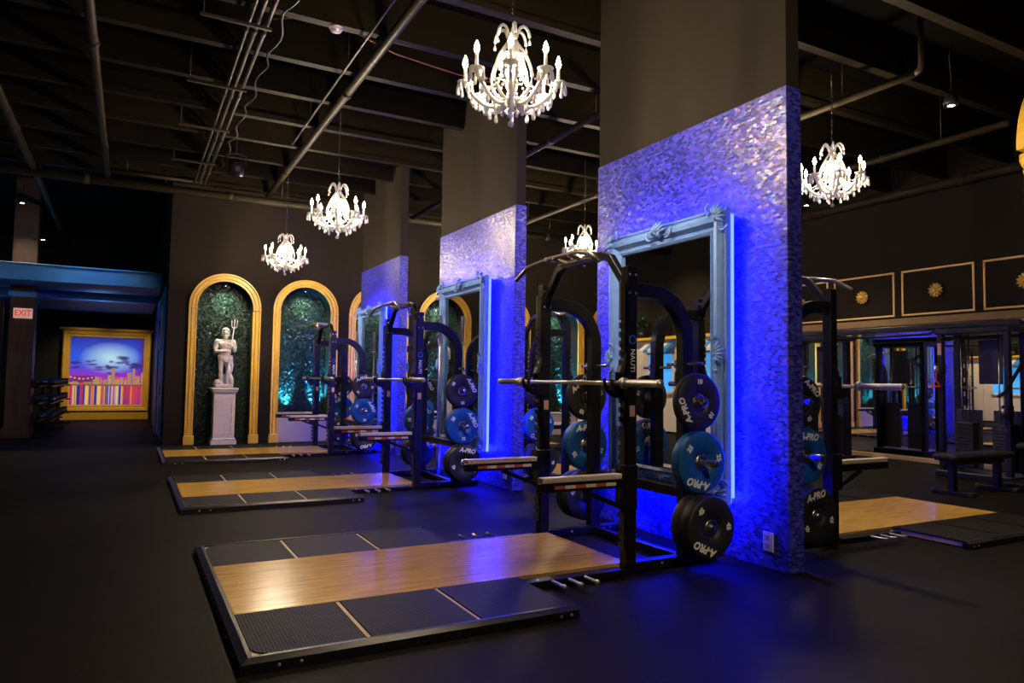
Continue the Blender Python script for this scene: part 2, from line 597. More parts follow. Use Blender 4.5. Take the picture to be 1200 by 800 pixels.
# ceiling joists, one object each
jst = []
y = 7.46 - 0.95 * 9
while y < YB - 0.3:
    mb = MB().box((0, 0, 0.03), (XR - XL, 0.10, 0.06)).box((0, 0, 0.25), (XR - XL, 0.045, 0.40))
    if not jst:
        o = struct('ceiling_joist', mb, M['joist'])
    else:
        o = jst[0].copy(); C.objects.link(o)
    o.location = ((XL + XR) / 2, y, 4.49)
    jst.append(o)
    y += 0.95


# ------------------------------------------------------------------ pillars
PX = 3.80
YC = [4.20, 7.97, 11.75]
TH = 0.14
PIL = [(3.18, 5.31), (6.89, 9.08), (10.75, 12.87)]
for i, (a, b) in enumerate(PIL):
    w = b - a
    o = struct('pillar', MB().box((0, 0, (HC + 3.17) / 2), (TH - 0.02, w - 0.02, HC - 3.17)), M['pier'])
    o.location = (PX, (a + b) / 2, 0)
    mosa = MB().box((0, 0, 3.17 / 2), (TH, w, 3.17), 0.004)
    o2 = struct('mosaic_slab', mosa, M['mosaic'])
    o2.location = (PX, (a + b) / 2, 0)

STN = ['nearest mirrored pillar', 'second mirrored pillar', 'farthest mirrored pillar']


# ------------------------------------------------------------------ framed mirrors with light strips
def make_mirror():
    """centre at origin, hung on a wall whose surface is x = 0, facing -x"""
    W, H = 0.68, 1.02
    t = thing('framed_mirror', 'x', 'mirror')
    fr = MB()
    # moulding profile (outward distance from glass edge, height off the wall)
    prof = [(0.0, 0.045), (0.0, 0.075), (0.018, 0.088), (0.030, 0.075), (0.045, 0.078), (0.075, 0.112), (0.105, 0.118),
            (0.128, 0.100), (0.138, 0.082), (0.152, 0.092), (0.165, 0.085), (0.165, 0.045)]
    iw, ih = W - 0.165, H - 0.165
    vs, fs = [], []
    for (sy, sz) in ((-1, -1), (1, -1), (1, 1), (-1, 1)):
        for d, h in prof:
            vs.append((-h - 0.05, sy * (iw + d), sz * (ih + d)))
    n = len(prof)
    for c in range(4):
        e = (c + 1) % 4
        for i in range(n):
            j = (i + 1) % n
            fs.append((c * n + i, e * n + i, e * n + j, c * n + j))
    fr.add(vs, fs)
    obj('frame_moulding', fr, M['frame_blue'], t)
    obj('backing_board', MB().box((-0.046, 0, 0), (0.092, 2 * W - 0.16, 2 * H - 0.16)), M['dark_plastic'], t)
    g = MB().box((-0.103, 0, 0), (0.006, 2 * iw + 0.02, 2 * ih + 0.02))
    obj('mirror_glass', g, M['mirror'], t)

    def flourish(mb, y0, z0, s, ang):
        # leafy scroll: a fan of leaves round a boss, with two curls
        def P(u, v, h):
            c, q = math.cos(ang), math.sin(ang)
            return (-h - 0.05, y0 + (u * c - v * q) * s, z0 + (u * q + v * c) * s)
        mb.ball((-0.165, y0, z0), (0.022, 0.030 * s, 0.030 * s), 10, 6)
        for a in range(-3, 4):
            th = a * 0.42
            pts = [P(math.sin(th) * r_, math.cos(th) * r_, 0.105 + 0.03 * math.sin(PI * min(1, r_ / 0.11))) for r_ in (0.01, 0.04, 0.075, 0.105)]
            mb.tube(pts, 0.013 * s, 6, upv=(1, 0, 0), scales=[0.7, 1.15, 0.9, 0.25])
        for sg in (-1, 1):
            pts = []
            for i in range(13):
                q = i / 12
                a = q * 1.6 * PI
                r_ = 0.055 * (1 - 0.75 * q)
                pts.append(P(sg * (0.075 + 0.10 * (1 - q) * 0.9 - r_ * math.cos(a) * 0.6), -0.02 + r_ * math.sin(a), 0.118))
            mb.tube(pts, 0.011 * s, 6, upv=(1, 0, 0), scales=[0.4 + 0.6 * math.sin(PI * (0.15 + 0.8 * i / 12)) for i in range(13)])
    for (sy, sz) in ((-1, 1), (1, 1), (-1, -1), (1, -1)):
        mb = MB()
        flourish(mb, sy * (W - 0.065), sz * (H - 0.065), 0.95, math.atan2(-sy, sz))
        obj('corner_ornament', mb, M['frame_blue'], t)
    for sz in (1, -1):
        mb = MB(); flourish(mb, 0, sz * (H - 0.075), 1.05, 0 if sz > 0 else PI)
        obj('crest_ornament', mb, M['frame_blue'], t)
    for sy in (1, -1):
        mb = MB(); flourish(mb, sy * (W - 0.075), 0, 0.85, -sy * PI / 2)
        obj('side_ornament', mb, M['frame_blue'], t)
    e = 0.014
    for sy in (-1, 1):
        obj('light_strip', MB().box((-0.070, sy * (W - e), 0), (0.022, 0.026, 2 * H - 0.08), 0.004), M['led'], t)
    obj('light_strip', MB().box((-0.070, 0, H - e), (0.022, 2 * W - 0.10, 0.026), 0.004), M['led'], t)
    obj('light_strip', MB().box((-0.064, 0, -H + e + 0.012), (0.056, 2 * W - 0.10, 0.060), 0.004), M['led'], t)  # bottom strip enlarged to throw more blue onto the floor
    return t


MZ = 1.405
mir = make_mirror()
MIRLAB = [['blue framed wall mirror with glowing strip on %s, rack side facing the aisle' % s for s in STN],
          ['blue framed wall mirror on back face of %s' % s for s in STN]]
for i in range(3):
    for side in (0, 1):
        loc = (PX - TH / 2 - 0.001, YC[i] + 0.06, MZ) if side == 0 else (PX + TH / 2 + 0.001, YC[i] + 0.06, MZ)
        rot = (0, 0, 0 if side == 0 else PI)
        if i == 0 and side == 0:
            mir.location = loc; mir['label'] = MIRLAB[0][0]; mir['group'] = 'blue framed pillar mirrors'
        else:
            dup(mir, loc, rot, MIRLAB[side][i])


# ------------------------------------------------------------------ power rack (station coordinates: pillar centre at origin, platform towards -x)
def make_rack():
    B = Vector((-0.97, 0, 0))
    t = thing('power_rack', 'x', 'power rack')

    def part(name, mb, mt, par=None):
        return obj(name, mb.shift(B) if isinstance(mb, MB) else mb, mt, par or t)
    HY = 0.53
    for s in (-1, 1):
        up_ = part('upright', MB().box((-0.97, s * HY, 0.985), (0.076, 0.076, 1.93), 0.004), M['black_metal'])
        # slotted rail: a plate with upturned teeth along the lifter's side
        poly = [(0.0, 0.14)]
        z = 0.16
        edge = []
        while z < 1.62:
            edge += [(-0.028, z), (-0.034, z + 0.034), (-0.012, z + 0.036), (-0.012, z + 0.052)]
            z += 0.06
        poly = [(0.0, 0.14)] + [(0.0, 1.86)] + [(-0.028, 1.86)] + edge[::-1]
        mb = MB()
        n = len(poly)
        # build as strips so the toothed outline stays clean
        for w0 in (-0.034,):
            for (dx0, dx1, z0, z1) in [(-0.012, 0.0, 0.14, 1.86), (-0.034, -0.012, 1.60, 1.86)]:
                mb.box((-1.0085 + (dx0 + dx1) / 2, s * HY, (z0 + z1) / 2), (dx1 - dx0, 0.020, z1 - z0))
            z = 0.16
            while z < 1.58:
                M4 = T(-1.0085, s * HY + 0.010, z) @ RX(PI / 2)
                mb.prism([(-0.012, 0.0), (-0.012, 0.034), (-0.034, 0.046), (-0.034, 0.012)], 0, 0.02, M4)
                z += 0.06
        part('slotted_rail', mb, M['worn_metal'], up_)
        for dz in (1.895, 1.775):
            for dx in (-0.024, 0.024):
                b = MB().lathe([(0.0, 0.006), (0.006, 0.006), (0.009, 0.0)], 10, T(-0.97 + dx, s * HY - 0.0385, dz) @ RX(PI / 2))
                part('bolt', b, M['bolt'], up_)
        stk = MB().box((-0.97, s * HY - 0.0385, 1.02), (0.040, 0.002, 0.07))
        part('warning_sticker', stk, M['sticker'], up_)
        foot = MB().box((-0.975, s * HY, 0.012), (0.10, 0.076, 0.02), 0.004)
        part('foot_plate', foot, M['black_metal'], up_)
        if s < 0:
            me = text_mesh('NAUTILUS', 0.050, M['white_print'], 0.0006, 0.0007, 0, T(-0.97 - B.x, s * HY - 0.0392, 1.30) @ RX(PI / 2) @ RZ(-PI / 2))
            part('name_lettering', me, M['white_print'], up_)
            rg = MB().lathe([(0.020, 0), (0.030, 0), (0.030, 0.002), (0.020, 0.002)], 20, T(-0.97, s * HY - 0.038, 1.475) @ RX(PI / 2), close=True)
            part('round_logo', rg, M['blue_print'], up_)
        # bent post: forward run at the top bending down to the rear foot
        path = [(-0.935, s * HY, 1.80)]
        r_ = 0.30
        path.append((-0.50 - r_, s * HY, 1.80))
        for i in range(1, 11):
            a = PI / 2 * i / 10
            path.append((-0.50 - r_ + r_ * math.sin(a), s * HY, 1.80 - r_ + r_ * math.cos(a)))
        path.append((-0.50, s * HY, 0.06))
        post = part('bent_rear_post', MB().bar(path, 0.076, 0.088, 0.005, upv=(0, 1, 0)) if False else MB().sweep(
            path, [(-0.041, -0.036), (0.041, -0.036), (0.045, -0.032), (0.045, 0.032), (0.041, 0.036), (-0.041, 0.036), (-0.045, 0.032), (-0.045, -0.032)], (0, 1, 0)), M['black_metal'])
        base = part('base_tube', MB().box((-0.62, s * HY, 0.036), (0.66, 0.07, 0.06), 0.006), M['black_metal'])
        cap = MB().lathe([(0.0, 0.0), (0.028, 0.0), (0.034, 0.006), (0.034, 0.05), (0.030, 0.056), (0.0, 0.056)], 16, T(-0.255, s * HY - 0.028, 0.036) @ RX(PI / 2) @ T(0, 0, -0.056))
        part('rubber_bumper', cap, M['rubber'], base)
        for dx in (-0.72, -0.42, -0.36):
            b = MB().lathe([(0.0, 0.006), (0.006, 0.006), (0.009, 0.0)], 10, T(dx, s * HY - 0.035, 0.04) @ RX(PI / 2))
            part('bolt', b, M['bolt'], base)
        # plate storage pegs
        for z, L in ((0.285, 0.80), (0.69, 0.83), (1.08, 0.735)):
            a, b = s * (HY + 0.036), s * L
            mb = MB().lathe([(0.0, 0.0), (0.024, 0.0), (0.0245, 0.003), (0.0245, abs(b - a) - 0.004), (0.021, abs(b - a)), (0.0, abs(b - a))], 18,
                            T(-0.50, a, z) @ RX(PI / 2 if s < 0 else -PI / 2))
            pg = part('storage_peg', mb, M['steel'])
            mb = MB().lathe([(0.026, 0.0), (0.050, 0.0), (0.050, 0.012), (0.026, 0.012)], 18, T(-0.50, a, z) @ RX(PI / 2 if s < 0 else -PI / 2), close=True)
            part('peg_flange', mb, M['steel'], pg)
        rod = MB().lathe([(0.0, 0), (0.012, 0), (0.012, 0.34), (0.0, 0.34)], 12, T(-0.50, s * HY + 0.17, 1.33) @ RX(PI / 2))
        part('accessory_rod', rod, M['steel'])
        # J hook
        M4 = T(-1.0, s * HY + 0.0325, 0) @ RX(PI / 2)
        hk = MB().prism([(0.06, 1.10), (0.06, 1.27), (-0.046, 1.27), (-0.046, 1.18), (-0.115, 1.18), (-0.125, 1.225), (-0.142, 1.222), (-0.135, 1.16), (-0.10, 1.12), (-0.046, 1.10)], -0.012, -0.002, M4)
        hk.prism([(0.06, 1.10), (0.06, 1.27), (-0.046, 1.27), (-0.046, 1.18), (-0.115, 1.18), (-0.125, 1.225), (-0.142, 1.222), (-0.135, 1.16), (-0.10, 1.12), (-0.046, 1.10)], 0.067, 0.077, M4)
        hk.prism([(-0.046, 1.15), (-0.046, 1.18), (-0.115, 1.18), (-0.115, 1.15)], -0.002, 0.067, M4)
        jh = part('bar_hook', hk, M['black_metal'])
        gd = MB().box((-1.045, s * HY, 1.34), (0.03, 0.05, 0.17), 0.006, T(-1.045, 0, 1.26) @ RY(0.38) @ T(1.045, 0, -1.26))
        part('hook_guard', gd, M['worn_metal'], jh)
        # spotter arm
        arm = part('spotter_arm', MB().box((-1.33, s * HY, 0.565), (0.60, 0.055, 0.055), 0.004), M['black_metal'])
        part('nylon_strip', MB().box((-1.33, s * HY, 0.610), (0.58, 0.062, 0.032), 0.004), M['pad_cream'], arm)
        x0 = -1.50
        for i in range(6):
            seg = MB().box((x0 + 0.075 * i, s * HY - 0.0285, 0.566), (0.075, 0.002, 0.020))
            if i % 2 == 0:
                part('red_tape', seg, M['tape_red'], arm)
            else:
                part('white_tape', seg, M['tape_white'], arm)
        for dx in (-1.58, -1.33, -1.09):
            b = MB().lathe([(0.0, 0.005), (0.005, 0.005), (0.007, 0.0)], 8, T(dx, s * HY - 0.031, 0.609) @ RX(PI / 2))
            part('bolt', b, M['bolt'], arm)
        br_ = MB().box((-0.985, s * HY, 0.54), (0.11, 0.10, 0.28), 0.006)
        br_.bar([(-1.04, s * HY, 0.42), (-1.32, s * HY, 0.53)], 0.03, 0.03, 0.003)
        br_.prism([(-0.06, 0.62), (-0.06, 0.68), (-0.03, 0.68), (-0.02, 0.62)], 0, 0.06, T(-0.97, s * HY + 0.03, 0) @ RX(PI / 2))
        part('arm_bracket', br_, M['black_metal'], arm)
    # cross members
    part('rear_cross_tube', MB().box((-0.50, 0, 0.47), (0.05, 2 * HY - 0.08, 0.07), 0.004), M['black_metal'])
    part('base_cross_tube', MB().box((-0.50, 0, 0.036), (0.05, 2 * HY - 0.07, 0.05), 0.004), M['black_metal'])
    # pull-up arch between the uprights
    path = [(-0.97, -HY + 0.02, 1.78), (-0.97, -HY + 0.05, 1.86), (-0.97, -HY + 0.20, 2.035), (-0.97, -HY + 0.29, 2.065), (-0.97, HY - 0.29, 2.065), (-0.97, HY - 0.20, 2.035), (-0.97, HY - 0.05, 1.86), (-0.97, HY - 0.02, 1.78)]
    ar = part('pull_up_arch', MB().bar(path, 0.055, 0.05, 0.005, upv=(1, 0, 0)), M['black_metal'])
    # grips reaching out over the lifter
    gr = MB()
    path = [(-1.22, -0.54, 1.965), (-1.205, -0.40, 2.045), (-1.15, -0.20, 2.085), (-1.15, 0.20, 2.085), (-1.205, 0.40, 2.045), (-1.22, 0.54, 1.965)]
    gr.tube(path, 0.0165, 8, upv=(1, 0, 0))
    part('curved_grip_bar', gr, M['bare_grip'], ar)
    for s in (-1, 1):
        part('grip_strut', MB().bar([(-0.97, s * 0.20, 2.075), (-1.17, s * 0.20, 2.085)], 0.03, 0.03, 0.003), M['bare_grip'], ar)
        part('neutral_grip', MB().tube([(-0.985, s * 0.10, 2.055), (-1.06, s * 0.10, 2.05), (-1.165, s * 0.10, 2.08)], 0.015, 8), M['bare_grip'], ar)
    part('arch_plate', MB().box((-1.03, 0, 2.045), (0.10, 0.36, 0.012), 0.003), M['bare_grip'], ar)
    return t, B


def make_platform():
    B = Vector((-2.1, 0, 0))
    t = thing('lifting_platform', 'x', 'lifting platform')

    def part(name, mb, mt, par=None):
        return obj(name, mb.shift(B) if isinstance(mb, MB) else mb, mt, par or t)
    x0, x1, x2 = -3.31, -1.77, -0.945      # tail, end of mats, end of deck
    yn, yf, wn, wf = -1.07, 1.07, -0.49, 0.49
    part('plywood_base', MB().box(((x0 + x1) / 2, 0, 0.026), (x1 - x0, yf - yn, 0.042)).box(((x1 + x2) / 2, 0, 0.026), (x2 - x1, wf - wn, 0.042)), M['ply'])
    part('wood_deck', MB().box(((x0 + x2) / 2, 0, 0.0508), (x2 - x0, wf - wn, 0.0066), 0.002), M['maple'])
    cuts = [x0, -2.81, -2.265, x1 + 0.03]
    g = 0.012
    for s in (-1, 1):
        for i in range(3):
            a, b = cuts[i] + (0.004 if i == 0 else g), cuts[i + 1] - g
            c, d = (wn - 0.004, yn + 0.004) if s < 0 else (wf + 0.004, yf - 0.004)
            poly = []
            R_ = 0.10
            if i == 0:
                cc = (a + R_, d - s * R_)
                arc = []
                for q in range(9):
                    th = PI / 2 * q / 8
                    arc.append((cc[0] - R_ * math.cos(th), cc[1] + s * R_ * math.sin(th)))
                poly = [(a, c)] + arc + [(b, d), (b, c)]
            else:
                poly = [(a, c), (a, d), (b, d), (b, c)]
            part('rubber_mat', MB().prism(poly, 0.0474, 0.0535), M['mat'])
    # bevelled steel border rail
    prof_w = 0.055
    for s in (-1, 1):
        y_ = yn if s < 0 else yf
        mb = MB()
        sec = [(0.0, 0.0), (0.0, 0.056), (0.018, 0.056), (0.050, 0.040), (0.055, 0.0)]
        vs = [(x0 - 0.0, y_ + s * d, z) for d, z in sec] + [(x1 + 0.04, y_ + s * d, z) for d, z in sec]
        for i, (d, z) in enumerate(sec):   # mitred tail corner
            vs[i] = (x0 - d, y_ + s * d, z)
        n = len(sec)
        fs = [tuple(range(n)), tuple(range(n, 2 * n))] + [(i, (i + 1) % n, n + (i + 1) % n, n + i) for i in range(n)]
        mb.add(vs, fs)
        rl = part('border_rail', mb, M['black_metal'])
        for x_ in (x0 + 0.10, x0 + 0.19, x1 - 0.07, x1 - 0.01):
            part('bolt', MB().lathe([(0.0, 0.005), (0.006, 0.005), (0.008, 0.0)], 8, T(x_, y_ + s * 0.054, 0.022) @ RX(PI / 2 * (1 if s < 0 else -1))), M['bolt'], rl)
    sec = [(0.0, 0.0), (0.0, 0.056), (0.018, 0.056), (0.050, 0.040), (0.055, 0.0)]
    vs = [(x0 - d, yn - d, z) for d, z in sec] + [(x0 - d, yf + d, z) for d, z in sec]
    n = len(sec)
    rl = part('border_rail', MB().add(vs, [tuple(range(n)), tuple(range(n, 2 * n))] + [(i, (i + 1) % n, n + (i + 1) % n, n + i) for i in range(n)]), M['black_metal'])
    for y_ in (-0.95, -0.7, -0.06, 0.06, 0.7, 0.95):
        part('bolt', MB().lathe([(0.0, 0.005), (0.006, 0.005), (0.008, 0.0)], 8, T(x0 - 0.054, y_, 0.022) @ RY(-PI / 2)), M['bolt'], rl)
    # side rails beside the deck that carry the band pegs
    for s in (-1, 1):
        rl = part('peg_rail', MB().box(((x1 + 0.045 + x2 - 0.09) / 2, s * 0.545, 0.02), (x2 - x1 - 0.13, 0.09, 0.036), 0.004), M['black_metal'])
        for x_ in (-1.57, -1.455, -1.34):
            mb = MB().lathe([(0.0, 0.0), (0.010, 0.0), (0.010, 0.115), (0.015, 0.117), (0.015, 0.135), (0.0, 0.137)], 12, T(x_, s * 0.60, 0.032) @ RX(PI / 2 * (1 if s < 0 else -1)))
            part('band_peg', mb, M['steel_satin'], rl)
        part('bolt', MB().lathe([(0.0, 0.004), (0.008, 0.004), (0.011, 0.0)], 10, T(x1 + 0.12, s * 0.56, 0.038)), M['bolt'], rl)
    return t, B


def make_barbell():
    t = thing('barbell', 'x', 'barbell')
    # axis along y, centre at origin
    M4 = RX(PI / 2)
    obj('shaft', MB().lathe([(0.0, -0.66), (0.014, -0.66), (0.014, 0.66), (0.0, 0.66)], 16, M4), M['steel_satin'], t)
    for s in (-1, 1):
        obj('sleeve', MB().lathe([(0.0, 0.675), (0.0235, 0.675), (0.0235, 0.995), (0.025, 1.0), (0.025, 1.01), (0.0, 1.012)], 18, M4 @ (Matrix.Identity(4) if s > 0 else RX(PI))), M['steel_satin'], t)
        obj('sleeve_collar', MB().lathe([(0.0, 0.645), (0.034, 0.645), (0.036, 0.65), (0.036, 0.672), (0.034, 0.677), (0.0, 0.677)], 18, M4 @ (Matrix.Identity(4) if s > 0 else RX(PI))), M['steel_satin'], t)
    return t


def make_plate(rad, th, color, num):
    t = thing('weight_plate', 'x', 'weight plate')
    h = th / 2
    prof = [(0.055, -h * 0.8), (rad * 0.50, -h * 0.86), (rad * 0.55, -h), (rad - 0.012, -h), (rad - 0.003, -h + 0.006), (rad, -h + 0.014),
            (rad, h - 0.014), (rad - 0.003, h - 0.006), (rad - 0.012, h), (rad * 0.55, h), (rad * 0.50, h * 0.86), (0.055, h * 0.8)]
    obj('rubber_disc', MB().lathe(prof, 48, RX(PI / 2), close=True), color, t)
    obj('steel_hub', MB().lathe([(0.0265, -h * 0.9), (0.052, -h * 0.9), (0.056, -h * 0.75), (0.056, h * 0.75), (0.052, h * 0.9), (0.0265, h * 0.9)], 24, RX(PI / 2), close=True), M['steel'], t)
    for s in (1, -1):
        R2 = Matrix.Identity(4) if s > 0 else RZ(PI)
        me = text_mesh('A-PRO', 0.068 * rad / 0.2, M['white_print'], 0.0006, 0.0028, 0.25, R2 @ T(0, -h - 0.0004, rad * 0.70) @ RX(PI / 2), sx=0.95)
        obj('brand_lettering', me, M['white_print'], t)
        for a in (-115, 115):
            th_ = math.radians(a)
            me = text_mesh(num, 0.048 * rad / 0.2, M['white_print'], 0.0006, 0.0024, 0, R2 @ T(rad * 0.70 * math.sin(th_), -h - 0.0004, rad * 0.70 * math.cos(th_)) @ RY(th_) @ RX(PI / 2))
            obj('weight_number', me, M['white_print'], t)
    return t


def make_collar():
    t = thing('barbell_collar', 'x', 'barbell collar')
    obj('clamp_ring', MB().lathe([(0.0128, -0.016), (0.034, -0.016), (0.036, -0.012), (0.036, 0.012), (0.034, 0.016), (0.0128, 0.016)], 16, RX(PI / 2), close=True), M['steel'], t)
    for s in (-1, 1):
        obj('clamp_handle', MB().tube([(s * 0.012, 0.0, -0.028), (s * 0.026, 0.002, -0.06), (s * 0.028, 0.004, -0.13)], 0.007, 8, upv=(0, 1, 0)), M['steel'], t)
    return t


rack, RB = make_rack()
plat, PB = make_platform()
bar = make_barbell()
P45 = make_plate(0.200, 0.085, M['rubber'], '45')
P25 = make_plate(0.200, 0.088, M['blue_rubber'], '25')
P10 = make_plate(0.188, 0.060, M['rubber'], '10')
col = make_collar()

WHERE = ['nearest rack', 'second rack from the camera', 'farthest rack by the arches', 'rack right of the nearest pillar', 'rack behind the second pillar', 'rack behind the farthest pillar']
used = set()


def place(src, key, st, local, label, group, roty=0.0):
    i, side = st % 3, st // 3
    rz = 0 if side == 0 else PI
    c = Vector(local)
    if side:
        c = Vector((-c.x, -c.y, c.z))
    loc = (PX + c.x, YC[i] + c.y, c.z)
    if key not in used:
        used.add(key)
        o = src
        o.location = loc
        o.rotation_euler = (0, roty, rz)
        o['label'] = label
        o['group'] = group
    else:
        o = dup(src, loc, (0, roty, rz), label, group)
    return o


pr = random.Random(3)
for st in range(6):
    w = WHERE[st]
    if st == 0:
        lab = 'tall black half rack standing nearest, beside the large mirrored pillar'
    else:
        lab = 'tall black half rack, the ' + w
    place(rack, 'rack', st, RB, lab, 'black power racks along the mirrored pillars')
    place(plat, 'plat', st, PB, 'maple lifting platform with black rubber mats before the ' + w, 'lifting platforms in front of the racks')
    place(bar, 'bar', st, (-1.085, 0.03, 1.196), 'bare steel barbell resting on the hooks of the ' + w, 'barbells on the racks')
    for s in (-1, 1):
        sd = 'near' if (s < 0) == (st < 3) else 'far'
        face = 'aisle' if False else sd + ' side'
        rots = [math.radians(a) for a in ((205, 195, -115) if s < 0 else (10, -5, -40))]
        if st % 3:
            rots = [math.radians(pr.choice((-20, 10, 25, 170, 60))) for _ in range(3)]
        place(P45, '45', st, (-0.50, s * 0.6555, 0.285), 'inner black 45 plate, bottom peg, %s of the %s' % (face, w), 'black 45 plates', rots[0] + 0.5)
        place(P45, '45', st, (-0.50, s * 0.745, 0.285), 'outer black 45 plate, bottom peg, %s of the %s' % (face, w), 'black 45 plates', rots[0])
        place(P25, '25', st, (-0.50, s * 0.66, 0.69), 'blue 25 plate on middle peg, %s of the %s' % (face, w), 'blue 25 plates', rots[1])
        place(P10, '10', st, (-0.50, s * 0.645, 1.08), 'black 10 plate on top peg, %s of the %s' % (face, w), 'black 10 plates', rots[2])
        place(col, 'collar', st, (-0.50, s * 0.53 + (0.058 if st < 3 else -0.058), 1.33), 'chrome collar clamp hung at the %s post of the %s' % (sd, w), 'chrome barbell collars')

# spare barbells stored upright beside the second and farthest racks
for st in (1, 2):
    o = dup(bar, (3.47, YC[st] + 0.40, 1.013), (PI / 2, 0, 0), 'spare steel barbell standing upright behind the ' + WHERE[st], 'barbells stored upright')


# ------------------------------------------------------------------ outlets on the pillars
for i, (a, b) in enumerate(PIL):
    loc = (PX - TH / 2, a + 0.165, 0.115 + 0.06)
    if i == 0:
        ot = thing('power_outlet', 'white power outlet low on the %s' % STN[0], 'outlet', loc, 0, 'pillar outlets')
        obj('faceplate', MB().box((-0.006, 0, 0), (0.010, 0.085, 0.125), 0.003), M['plastic_white'], ot)
        for z in (-0.028, 0.028):
            skt = obj('socket', MB().box((-0.0125, 0, z), (0.003, 0.034, 0.034), 0.001), M['ledge'], ot)
    else:
        dup(ot, loc, None, 'white power outlet low on the %s' % STN[i])


# ------------------------------------------------------------------ arches, hedge panels, ledges, niche lamps
def arch_path(n=28, r=0.47):
    pts = [(-r, 0, 0.16), (-r, 0, SPRING)]
    for i in range(1, n):
        a = PI * i / n
        pts.append((-r * math.cos(a), 0, SPRING + r * math.sin(a)))
    return pts + [(r, 0, SPRING), (r, 0, 0.16)]


def make_arch():
    t = thing('gold_arch', 'x', 'arch')
    # stepped moulding: (outward, towards the room)
    prof = [(0.0, 0.002), (0.0, 0.045), (0.022, 0.045), (0.026, 0.030), (0.040, 0.030), (0.046, 0.055), (0.088, 0.055), (0.094, 0.035),
            (0.108, 0.035), (0.112, 0.070), (0.136, 0.070), (0.136, 0.002)]
    base = arch_path()
    vs, fs = [], []
    n = len(prof)
    for i, (x, y, z) in enumerate(base):
        if z <= SPRING + 1e-6 and (i < 2 or i >= len(base) - 2):
            nx, nz = (-1 if x < 0 else 1), 0
        else:
            a = math.atan2(z - SPRING, x); nx, nz = math.cos(a), math.sin(a)
        for d, h in prof:
            vs.append((x + nx * d, -h, z + nz * d))
    for i in range(len(base) - 1):
        for q in range(n):
            w = (q + 1) % n
            fs.append((i * n + q, i * n + w, (i + 1) * n + w, (i + 1) * n + q))
    fs += [tuple(range(n)), tuple((len(base) - 1) * n + q for q in range(n))]
    obj('arch_moulding', MB().add(vs, fs), M['gold'], t)
    for s in (-1, 1):
        obj('base_block', MB().box((s * 0.538, -0.046, 0.08), (0.172, 0.088, 0.16), 0.006), M['gold'], t)
        obj('impost_band', MB().box((s * 0.538, -0.038, SPRING - 0.03), (0.144, 0.074, 0.018), 0.004), M['gold'], t)
    return t


def leaf_panel():
    mb = MB()
    q = random.Random(11)
    n = 0
    while n < 7000:
        x, z = q.uniform(-0.46, 0.46), q.uniform(0.02, SPRING + 0.46)
        if z > SPRING and x * x + (z - SPRING) ** 2 > 0.455 ** 2:
            continue
        n += 1
        s = q.uniform(0.015, 0.028)
        M4 = T(x, -q.uniform(0.005, 0.05), z) @ RZ(q.uniform(-1.0, 1.0)) @ RX(q.uniform(-1.0, 1.0)) @ RY(q.uniform(0, 2 * PI))
        mb.add([(0, 0, -s), (s * 0.55, -0.004, 0), (0, 0, s), (-s * 0.55, -0.004, 0)], [(0, 1, 2), (0, 2, 3)], False, M4)
    arc = [(-0.465, 0.0), (0.465, 0.0)] + [(0.465 * math.cos(PI * i / 16), SPRING + 0.465 * math.sin(PI * i / 16)) for i in range(17)]
    mb.prism(arc, 0, 0.01, RX(PI / 2))
    return mb


ORD = ['first', 'second', 'third', 'fourth', 'fifth', 'sixth', 'seventh']
arch = make_arch()
hedge = obj('boxwood_panel', leaf_panel(), M['leaf'])
tag(hedge, 'x', 'hedge', 'boxwood panels in the arched niches', 'stuff')


def spot(name, parent, loc, rot, watts, colr, angle, blend=0.6, rad=0.02):
    ld = bpy.data.lights.new(name, 'SPOT')
    ld.energy = watts
    ld.color = colr
    ld.spot_size = angle
    ld.spot_blend = blend
    ld.shadow_soft_size = rad
    o = bpy.data.objects.new(name, ld)
    C.objects.link(o)
    o.parent = parent
    o.location = loc
    o.rotation_euler = rot
    return o


def make_downlight():
    t = thing('niche_downlight', 'x', 'lamp')
    obj('lamp_housing', MB().lathe([(0.0, 0.05), (0.030, 0.05), (0.034, 0.0), (0.026, 0.0), (0.024, 0.015), (0.0, 0.015)], 16), M['dark_plastic'], t)
    obj('lamp_lens', MB().lathe([(0.0, 0.014), (0.022, 0.014), (0.022, 0.004), (0.0, 0.002)], 16), M['lens_green'], t)
    spot('lamp_beam', t, (0, 0, -0.004), (math.radians(14), 0, 0), NICHE_W, (0.80, 1.0, 0.86), math.radians(120), 1.0)
    return t


def make_uplight():
    t = thing('niche_uplight', 'x', 'lamp')
    obj('lamp_housing', MB().lathe([(0.0, 0.0), (0.030, 0.0), (0.034, 0.01), (0.034, 0.05), (0.028, 0.05), (0.026, 0.04), (0.0, 0.04)], 16), M['dark_plastic'], t)
    obj('lamp_lens', MB().lathe([(0.0, 0.041), (0.024, 0.041), (0.024, 0.047), (0.0, 0.049)], 16), M['lens_teal'], t)
    spot('lamp_beam', t, (0, 0, 0.056), (PI - 0.22, 0, 0), UPLIGHT_W, (0.04, 0.45, 1.0), math.radians(60), 0.7)
    return t


